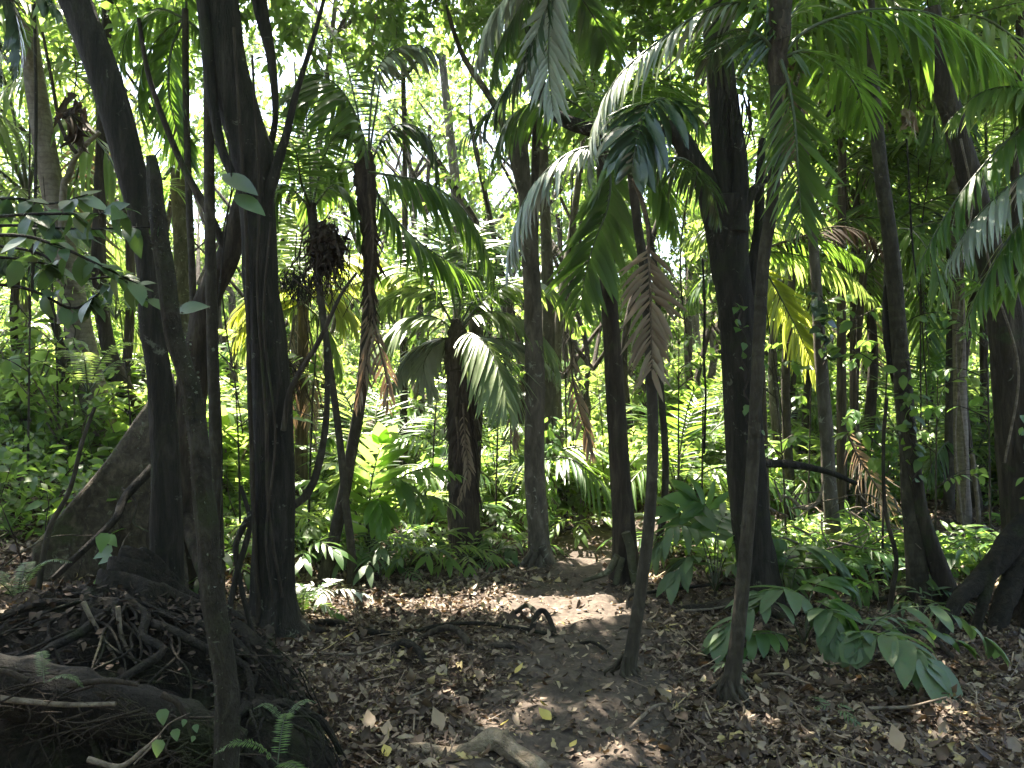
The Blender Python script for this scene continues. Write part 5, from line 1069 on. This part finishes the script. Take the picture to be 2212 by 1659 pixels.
MP += [(445, 9.0, 600, 1.7, 'short bright palm between the buttress tree and the vine-hung trunk'), (868, 9.3, 570, 1.8, 'short feathery palm behind the upright new frond'), (1105, 9.2, 600, 1.6, 'short palm close behind the lichen-flecked trunk'), (1245, 9.0, 640, 1.7, 'short palm with spreading fronds at the far bend of the path'),
       (1440, 8.9, 570, 1.8, 'short feathery palm right behind the bent palm stem'), (1515, 9.8, 620, 1.8, 'short sunny palm behind the hairline liana'), (1715, 8.8, 540, 1.8, 'short feathery palm beside the blotched trunk'), (1865, 8.7, 590, 1.7, 'short bright palm between the blotched and slim trunks'),
       (2115, 8.8, 570, 1.8, 'short palm between the vine-draped trunk and the massive tree'), (325, 9.1, 620, 1.7, 'short palm behind the curved trunk of the buttress tree'), (95, 8.7, 620, 1.7, 'short palm at the frame edge beside the ringed trunk'), (700, 9.6, 560, 1.8, 'short feathery palm among the curved palm stems')]
for k, (px, d, py, s, lab) in enumerate(MP):
    p = P(px, py, d); g_ = float(H(p[0], p[1])); fl = []
    for j in range(15):
        key = ('up', 'arch', 'arch', 'droop')[j % 4]; fs, fa, fp = s*random.uniform(.7, 1.15), j*2.4+random.uniform(-.3, .3), -1.0 if j == 14 else random.uniform(-.15, .35)
        if not blocks(p, fa, fs, fp): fl.append((j, key, fs, fa, fp))
    if len(fl) < 5: continue
    o = thing('palm', lab, 'palm', (p[0], p[1], g_), 'palms standing in the background')
    tube_part(o, [(p[0], p[1], g_-.1), (p[0]+random.uniform(-.25, .25), p[1], (g_+p[2])/2), (p[0], p[1], p[2])], .055, .04, M['palm_fibre' if k % 2 else 'bark_slim'], 'trunk', 200+k, 12)
    for j, key, fs, fa, fp in fl:
        put_frond(o, (key, 'dead' if j == 14 else random.choice(['palm', 'palmlit', 'palmlit'] if 10 <= k < 22 else ['palmlit', 'palmlit', 'palm'])), fs, fa, fp, random.uniform(-.3, .3), p[2]-g_)

LS = {}
def sparse(label, p, h, mat, n=46, L=.12, lean=.15, wd=.27):
    o = thing('leafy_sapling', label, 'sapling', p, 'thin leafy saplings among the trunks'); a = rng.uniform(0, 6.28)
    q = cr([p+(0, 0, -.1), p+np.array([lean*.3*math.cos(a), lean*.3*math.sin(a), h*.5]), p+np.array([lean*math.cos(a), lean*math.sin(a), h])], 40)
    mb = MB(); tube(mb, q, np.linspace(.012, .004, 40), 6, .1, 3); fo = MB()
    for k in range(7):
        i = rng.integers(14, 39); b = rng.uniform(0, 6.28); ln = rng.uniform(.25, .6); e = q[i]+np.array([ln*math.cos(b), ln*math.sin(b)*.8, rng.uniform(.0, .25)])
        br = cr([q[i], (q[i]+e)/2+(0, 0, .06), e], 12); tube(mb, br, np.linspace(.006, .002, 12), 5, cap=False); m = n//7; ii = rng.integers(3, 12, m)
        D = rand_dirs(m)*np.array([1, 1, .5])+np.array([math.cos(b), math.sin(b), -.4]); LL = L*rng.uniform(.6, 1.2, m)
        strips(fo, br[ii], D, rng.normal(0, .45, (m, 3))+Z, LL, LL*wd, 4, 'leaf', .18, rng.uniform(.2, .9, m))
    mb.build('stem', M['bark_slim'], o); fo.build('foliage', M[mat], o)
SP = ((60, 6.2, 2.2, 'canopy', 'leafy sapling nearest the frame edge in front of the ringed trunk'), (130, 7.4, 2.8, 'bright', 'tall leafy sapling close to the ringed trunk'), (290, 7.0, 1.9, 'bright', 'leafy sapling standing behind the buttress root'), (520, 6.6, 1.6, 'herb', 'short leafy sapling between the buttress tree and the vine-hung trunk'),
      (665, 7.2, 2.6, 'canopy', 'leafy sapling beside the palm with the black flower clump'), (930, 8.2, 2.2, 'herb', 'leafy sapling close to the shaggy dwarf palm'), (1070, 7.9, 1.9, 'herb', 'thin sapling between the dwarf palm and the lichen-flecked trunk'), (1100, 9.4, 4.6, 'bright', 'tall sapling with bright leaves over the dwarf palm'),
      (1225, 8.8, 4.2, 'canopy', 'tall dark-leaved sapling behind the prop-rooted palm'), (1310, 9.2, 1.7, 'bright', 'sunlit sapling at the far bend of the path'), (1465, 7.6, 2.3, 'canopy', 'leafy sapling rising beside the bent palm stem'), (1515, 8.4, 3.6, 'bright', 'tall sapling by the hairline liana'),
      (1700, 7.2, 1.8, 'herb', 'leafy sapling between the forked tree and the blotched trunk'), (1745, 8.2, 3.0, 'canopy', 'dark-leaved sapling beside the pale blotched trunk'), (1850, 7.6, 2.4, 'herb', 'leafy sapling by the bleached fallen frond'), (1905, 6.2, 2.2, 'canopy', 'dark leafy sapling clasping the tall slim trunk'),
      (2020, 7.4, 1.7, 'bright', 'sunlit sapling beside the pale vine-draped trunk'), (2140, 6.8, 2.2, 'herb', 'leafy sapling in front of the massive tree'), (1990, 8.4, 4.8, 'bright', 'tall sapling under the greyish withered leaf'), (560, 8.6, 4.6, 'bright', 'tall sapling with pale leaves behind the vine-hung trunk'))
for px, d, h, m_, lab in SP:
    p = P(px, 900, d); p[2] = float(H(p[0], p[1])); sparse(lab, p, h, m_, 70 if h > 3 else 50, .13 if m_ != 'bright' else .11)
# bleached fallen frond on the brush, and dead leaves on the undergrowth
bf = thing('fallen_frond', 'bleached fallen frond lying sunlit on the brush beside the blotched trunk', 'palm frond', P(1840, 1000, 7.2))
frond(bf, [(1828, 930), (1850, 980), (1880, 1030), (1910, 1080), (1950, 1150)], 7.2, 70, 3.2, 30, 'deadpale', 'frond', rach=M['dead_rachis'], side=(.6, .2, .6), hang=.25, curl=.3, miss=.1, ragged_=.15, pet=.02)
mb = MB()
for k in range(60):
    x, y = rng.uniform(1640, 1990), rng.uniform(1060, 1230); dd = rng.uniform(6.0, 7.4); p = P(x, y, dd); p[2] = max(p[2], float(H(p[0], p[1]))+.03); e = p+np.array([rng.normal(0, .35), rng.normal(0, .3), rng.normal(0, .14)]); e[2] = max(e[2], float(H(e[0], e[1]))+.01)
    tube(mb, cr([p, (p+e)/2+rng.normal(0, .06, 3), e], 10), np.linspace(rng.uniform(.005, .014), .003, 10), 5)
o = mb.build('brush', M['twig'], origin=(0, 0, 0)); setting(o, 'stuff'); o['label'] = 'tangle of dead brush between the forked tree and slim trunk'; o['category'] = 'brush'
def climber(label, pts, d, n, L, mat, prof='heart', wd=.38, off=.07):
    a = cr(pxp(pts, d), 60); o = thing('climbing_vine', label, 'vine', a[-1], 'leafy vines climbing the trunks'); a[:, 1] -= off
    mb = MB(); tube(mb, a+np.stack([.02*np.sin(np.arange(60)*.5), 0*np.arange(60), 0*np.arange(60)], 1), .006, 5); mb.build('stem', M['bark_brown'], o)
    i = rng.integers(0, 60, n); D = rand_dirs(n)*np.array([1, .5, .5])+np.array([0, -.3, -.35]); LL = rng.uniform(.6, 1.2, n)*L
    mb = MB(); strips(mb, a[i]+rng.normal(0, .03, (n, 3)), D, rng.normal(0, .4, (n, 3))+np.array([0, -.5, .7]), LL, LL*wd, 4, prof, .12, rng.uniform(.2, .8, n)); mb.build('foliage', M[mat], o)
climber('heart-leaved vine climbing the pale blotched trunk', [(1764, 640), (1770, 700), (1776, 790)], 6.8, 26, .13, 'palmdark')
climber('leafy vine hanging about the foot of the shorter grey trunk', [(1188, 900), (1190, 1000), (1196, 1120)], 8.4, 60, .13, 'herb', 'leaf', .24, .15)
climber('vine of pointed leaves climbing the tall slim trunk', [(1944, 780), (1956, 920), (1964, 1040)], 5.7, 40, .10, 'canopy', 'leaf', .28)
climber('leafy vine clinging low on the massive tree', [(2190, 880), (2204, 1020), (2222, 1160)], 5.2, 26, .08, 'herb', 'leaf', .28, .14)
climber('sparse vine creeping up the black forked tree', [(1585, 640), (1600, 820), (1610, 960)], 5.5, 14, .07, 'herb', 'heart', .36, .13)
climber('leafy vine wrapped around the pale ringed trunk', [(150, 600), (175, 720), (205, 880)], 7.4, 40, .10, 'bright', 'leaf', .28, .12)
for gi, (x0, x1, gap) in enumerate(GAPS):
    if gi % 3 == 1: continue
    px = x0+(x1-x0)*random.uniform(.25, .75); d = random.uniform(6.8, 8.8); w_ = random.uniform(2.5, 4); b = random.randint(-45, 45)
    liana(f'wiry liana dangling between {gap}', [(px, -60, w_), (px+b, 250, w_), (px-b*.5, 560, w_), (px+b*.7, random.randint(800, 1050), w_*.8)], d, 'bark_brown', 300+gi)
# ground cover: nobody could count it
def cover(n, y0, y1, L0, L1, hmax, mat, name, label, wide=.28, prof='leaf', clump=1.0, xs=1.0):
    y = y0+(y1-y0)*rng.random(n)**.8; x = rng.uniform(-.72, .72, n)*y*xs
    cl = sum(np.sin(f*(x*math.cos(a)+y*math.sin(a))+b) for f, a, b in [(1.3, .4, 1), (2.1, 1.7, 2), (3.4, 2.9, .3), (5.1, .9, 4)])/2.2
    thr = np.where(y < 9.2, np.where((y > 7) | (x > 1.6) & (y > 6.2), -.5, .1)+1.1*np.clip(1.5-np.abs(x-.3)/np.where(x > 0, 1.2, 1.7), 0, 1.5), -.8)
    ok = (cl > thr) & (path_dist(x, y) > 1.7+.3*cl); x, y, cl = x[ok], y[ok], cl[ok]; n = len(x)
    hgt = np.clip(.45+.45*cl, .12, 1)*hmax*rng.random(n)**.6*np.where(y < 9, .45, 1)
    P0 = np.stack([x, y, H(x, y)+hgt], 1); D = rand_dirs(n)*np.array([1, 1, .45]); L = rng.uniform(L0, L1, n)
    mb = MB(); strips(mb, P0, D, rng.normal(0, .42, (n, 3))+Z, L, L*wide, 2, prof, .18, rng.uniform(.2, 1.1, n)); o = mb.build(name, M[mat], origin=(0, 0, 0)); setting(o, 'stuff'); o['label'] = label; o['category'] = 'undergrowth'; return o
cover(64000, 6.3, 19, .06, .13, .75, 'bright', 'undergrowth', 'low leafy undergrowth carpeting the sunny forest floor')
n = 9000; x = rng.uniform(-5.6, -2.3, n); y = rng.uniform(5.2, 8.6, n); kp = (x < -2.6-.12*(y-5.2)+.25*np.sin(3*y)) & (np.sin(2.3*x+1)*np.sin(2.9*y+.5)+rng.normal(0, .4, n) > -.35); x, y = x[kp], y[kp]; n = len(x)
mb = MB(); L = rng.uniform(.05, .15, n); strips(mb, np.stack([x, y, H(x, y)+.55*rng.random(n)**1.4], 1), rand_dirs(n)*np.array([1, 1, .5]), rng.normal(0, .45, (n, 3))+Z, L, L*.24, 3, 'leaf', .2, rng.uniform(.2, 1, n))
for k in range(110):
    x, y = rng.uniform(-4.8, -2.3), rng.uniform(4.4, 7.6); q = np.array([x, y, float(H(x, y))]); e = q+np.array([rng.normal(0, .35), rng.normal(0, .3), rng.uniform(.02, .6)]); tube(mb, cr([q, (q+e)/2+rng.normal(0, .06, 3), e], 9), np.linspace(rng.uniform(.004, .011), .002, 9), 5, mi=1, cap=False)
o = mb.build('bank_undergrowth', [M['canopy'], M['bark_brown']], origin=(0, 0, 0)); setting(o, 'stuff'); o['label'] = 'dark tangled undergrowth on the bank beside the buttress root'; o['category'] = 'undergrowth'
cover(30000, 6.4, 15, .10, .22, .6, 'herb', 'ground_herbs', 'long-leaved ground herbs filling the shade between the trunks', .17, 'lance')

cover(26000, 15, 32, .14, .28, 1.1, 'bright', 'hillside_growth', 'leafy growth covering the rising ground far behind', xs=1.0)
# ------------------------------------------------------------------ background trees: trunk, limbs, crown each, sharing crown meshes
BT = []
r9 = np.random.default_rng(77)
desc = ['small-leaved', 'leafy', 'tall', 'slender', 'bright-leaved']
def bgtree(px, d, zc, s, mat, lab, group='trees closing the view behind'):
    x = (px-CX)/F*d; g_ = float(H(x, d)); o = thing('rainforest_tree', lab, 'tree', (x, d, g_), group); ln = r9.uniform(-1.1, 1.1)
    tube_part(o, [(x, d, g_-.1), (x-ln*.25, d, g_+(zc-g_)*.35), (x+ln*.3, d+.2, g_+(zc-g_)*.7), (x+ln, d, zc+.6*s)], .06*s, .025*s, M[r9.choice(['bark_grey', 'bark_brown', 'bark_brown'])], 'trunk', int(px), 10)
    for k in range(3):
        a = r9.uniform(0, 6.28); tube_part(o, [(x+ln*.8, d, zc-.7*s), (x+ln*.8+.5*s*math.cos(a), d+.5*s*math.sin(a), zc-.1*s), (x+ln*.8+1.1*s*math.cos(a), d+1.1*s*math.sin(a), zc+.5*s)], .035*s, .01*s, M['bark_brown'], 'limb', k, 6)
    cc = np.array([x+ln*.8, d, zc]); blobs = [(cc+np.array([r9.uniform(-1.5, 1.5), r9.uniform(-1.3, 1.3), r9.uniform(-1.3, 1.3)])*s, np.array([r9.uniform(.6, 1.1), r9.uniform(.6, 1.1), r9.uniform(.4, .7)])*s) for _ in range(8)]
    crown_mb(blobs, 9000, .11*s**.5, per=30).build('crown', [M[mat], M['twig']], o)
rows_bg = [(11.5, 4.0, 1.0, 'nearer'), (14, 5.6, 1.35, 'middle-distance'), (17.5, 7.0, 1.7, 'far'), (10.2, 5.9, 1.15, 'high'), (12.6, 3.3, 1.15, 'low-crowned'), (15.5, 4.6, 1.5, 'broad-crowned')]
for ri, (d0, zc0, s0, rn) in enumerate(rows_bg):
    for gi, (x0, x1, gap) in enumerate(GAPS):
        if rn == 'high' and gi % 3 == 2 or rn in ('low-crowned', 'broad-crowned') and not 2 <= gi <= 9: continue
        if rn in ('nearer', 'middle-distance', 'far') and (gi+ri) % 4 == 0: continue
        px = (x0+x1)/2+r9.uniform(-.2, .2)*(x1-x0); d = d0+r9.uniform(-.7, .7); zc = zc0+r9.uniform(-.9, .9)
        bgtree(px, d, zc, s0*r9.uniform(.85, 1.15), 'canopy' if ri > 3 else r9.choice(['bright', 'canopy', 'canopy']), f'{rn} leafy tree standing behind {gap}')

# far-off wood and the forest around the camera, each one mass
def mass(name, label, blobs, n, L, mat, wide=.3):
    o = crown_mb(blobs, n, L, twig=False, cull=True, wide=wide).build(name, M[mat], origin=(0, 0, 0)); setting(o, 'stuff'); o['label'] = label; o['category'] = 'forest'; return o
bl = []
for k in range(95):
    x = rng.uniform(-21, 21); y = rng.uniform(19.5, 27); zt = 1.0+12.5*rng.random(); bl.append(((x, y, zt+1), (rng.uniform(1.3, 2.4), 1.2, rng.uniform(1.0, 1.8))))
mass('distant_forest', 'sunlit forest closing the view behind every tree', bl, 85000, .20, 'canopy')
bl = []
for k in range(60):
    a = rng.uniform(PI*.98, PI*2.02) if k % 5 else rng.uniform(0, 6.28)
    r = rng.uniform(6.5, 11); x, y = r*math.cos(a), r*math.sin(a)
    if y > 1 and abs(x) < .9*y+3: continue
    bl.append(((x, y, rng.uniform(.8, 8)), (rng.uniform(1.4, 2.4), rng.uniform(1.4, 2.4), rng.uniform(1.2, 2.0))))
for k in range(40):
    x, y = rng.uniform(-6, 6), rng.uniform(-6, 5.2); bl.append(((x, y, rng.uniform(5.8, 8.5)+.3*abs(x)*.2), (rng.uniform(1.0, 1.8), rng.uniform(1.0, 1.8), rng.uniform(.5, .9))))
mass('surrounding_forest', 'dense forest closing in behind the viewpoint', bl, 60000, .30, 'canopy')

# thin haze volume added for a soft glow
mb = MB(); x0, x1, y0, y1, z0, z1 = -45, 45, -30, 64, -1.5, 17
v = [(x, y, z) for z in (z0, z1) for y in (y0, y1) for x in (x0, x1)]
mb.add(v, [(0, 2, 3, 1), (4, 5, 7, 6), (0, 1, 5, 4), (2, 6, 7, 3), (0, 4, 6, 2), (1, 3, 7, 5)])
m = bpy.data.materials.new('haze'); m.use_nodes = True; t = m.node_tree; t.nodes.clear()
out = t.nodes.new('ShaderNodeOutputMaterial'); pv = t.nodes.new('ShaderNodeVolumePrincipled')
pv.inputs['Color'].default_value = (.95, .97, .92, 1); pv.inputs['Density'].default_value = .001; pv.inputs['Anisotropy'].default_value = .4
t.links.new(pv.outputs[0], out.inputs['Volume'])
o = mb.build('haze', m, origin=(0, 0, 0), smooth=False); setting(o, 'stuff'); o['label'] = 'thin added haze softening the view between the trees'; o['category'] = 'haze'
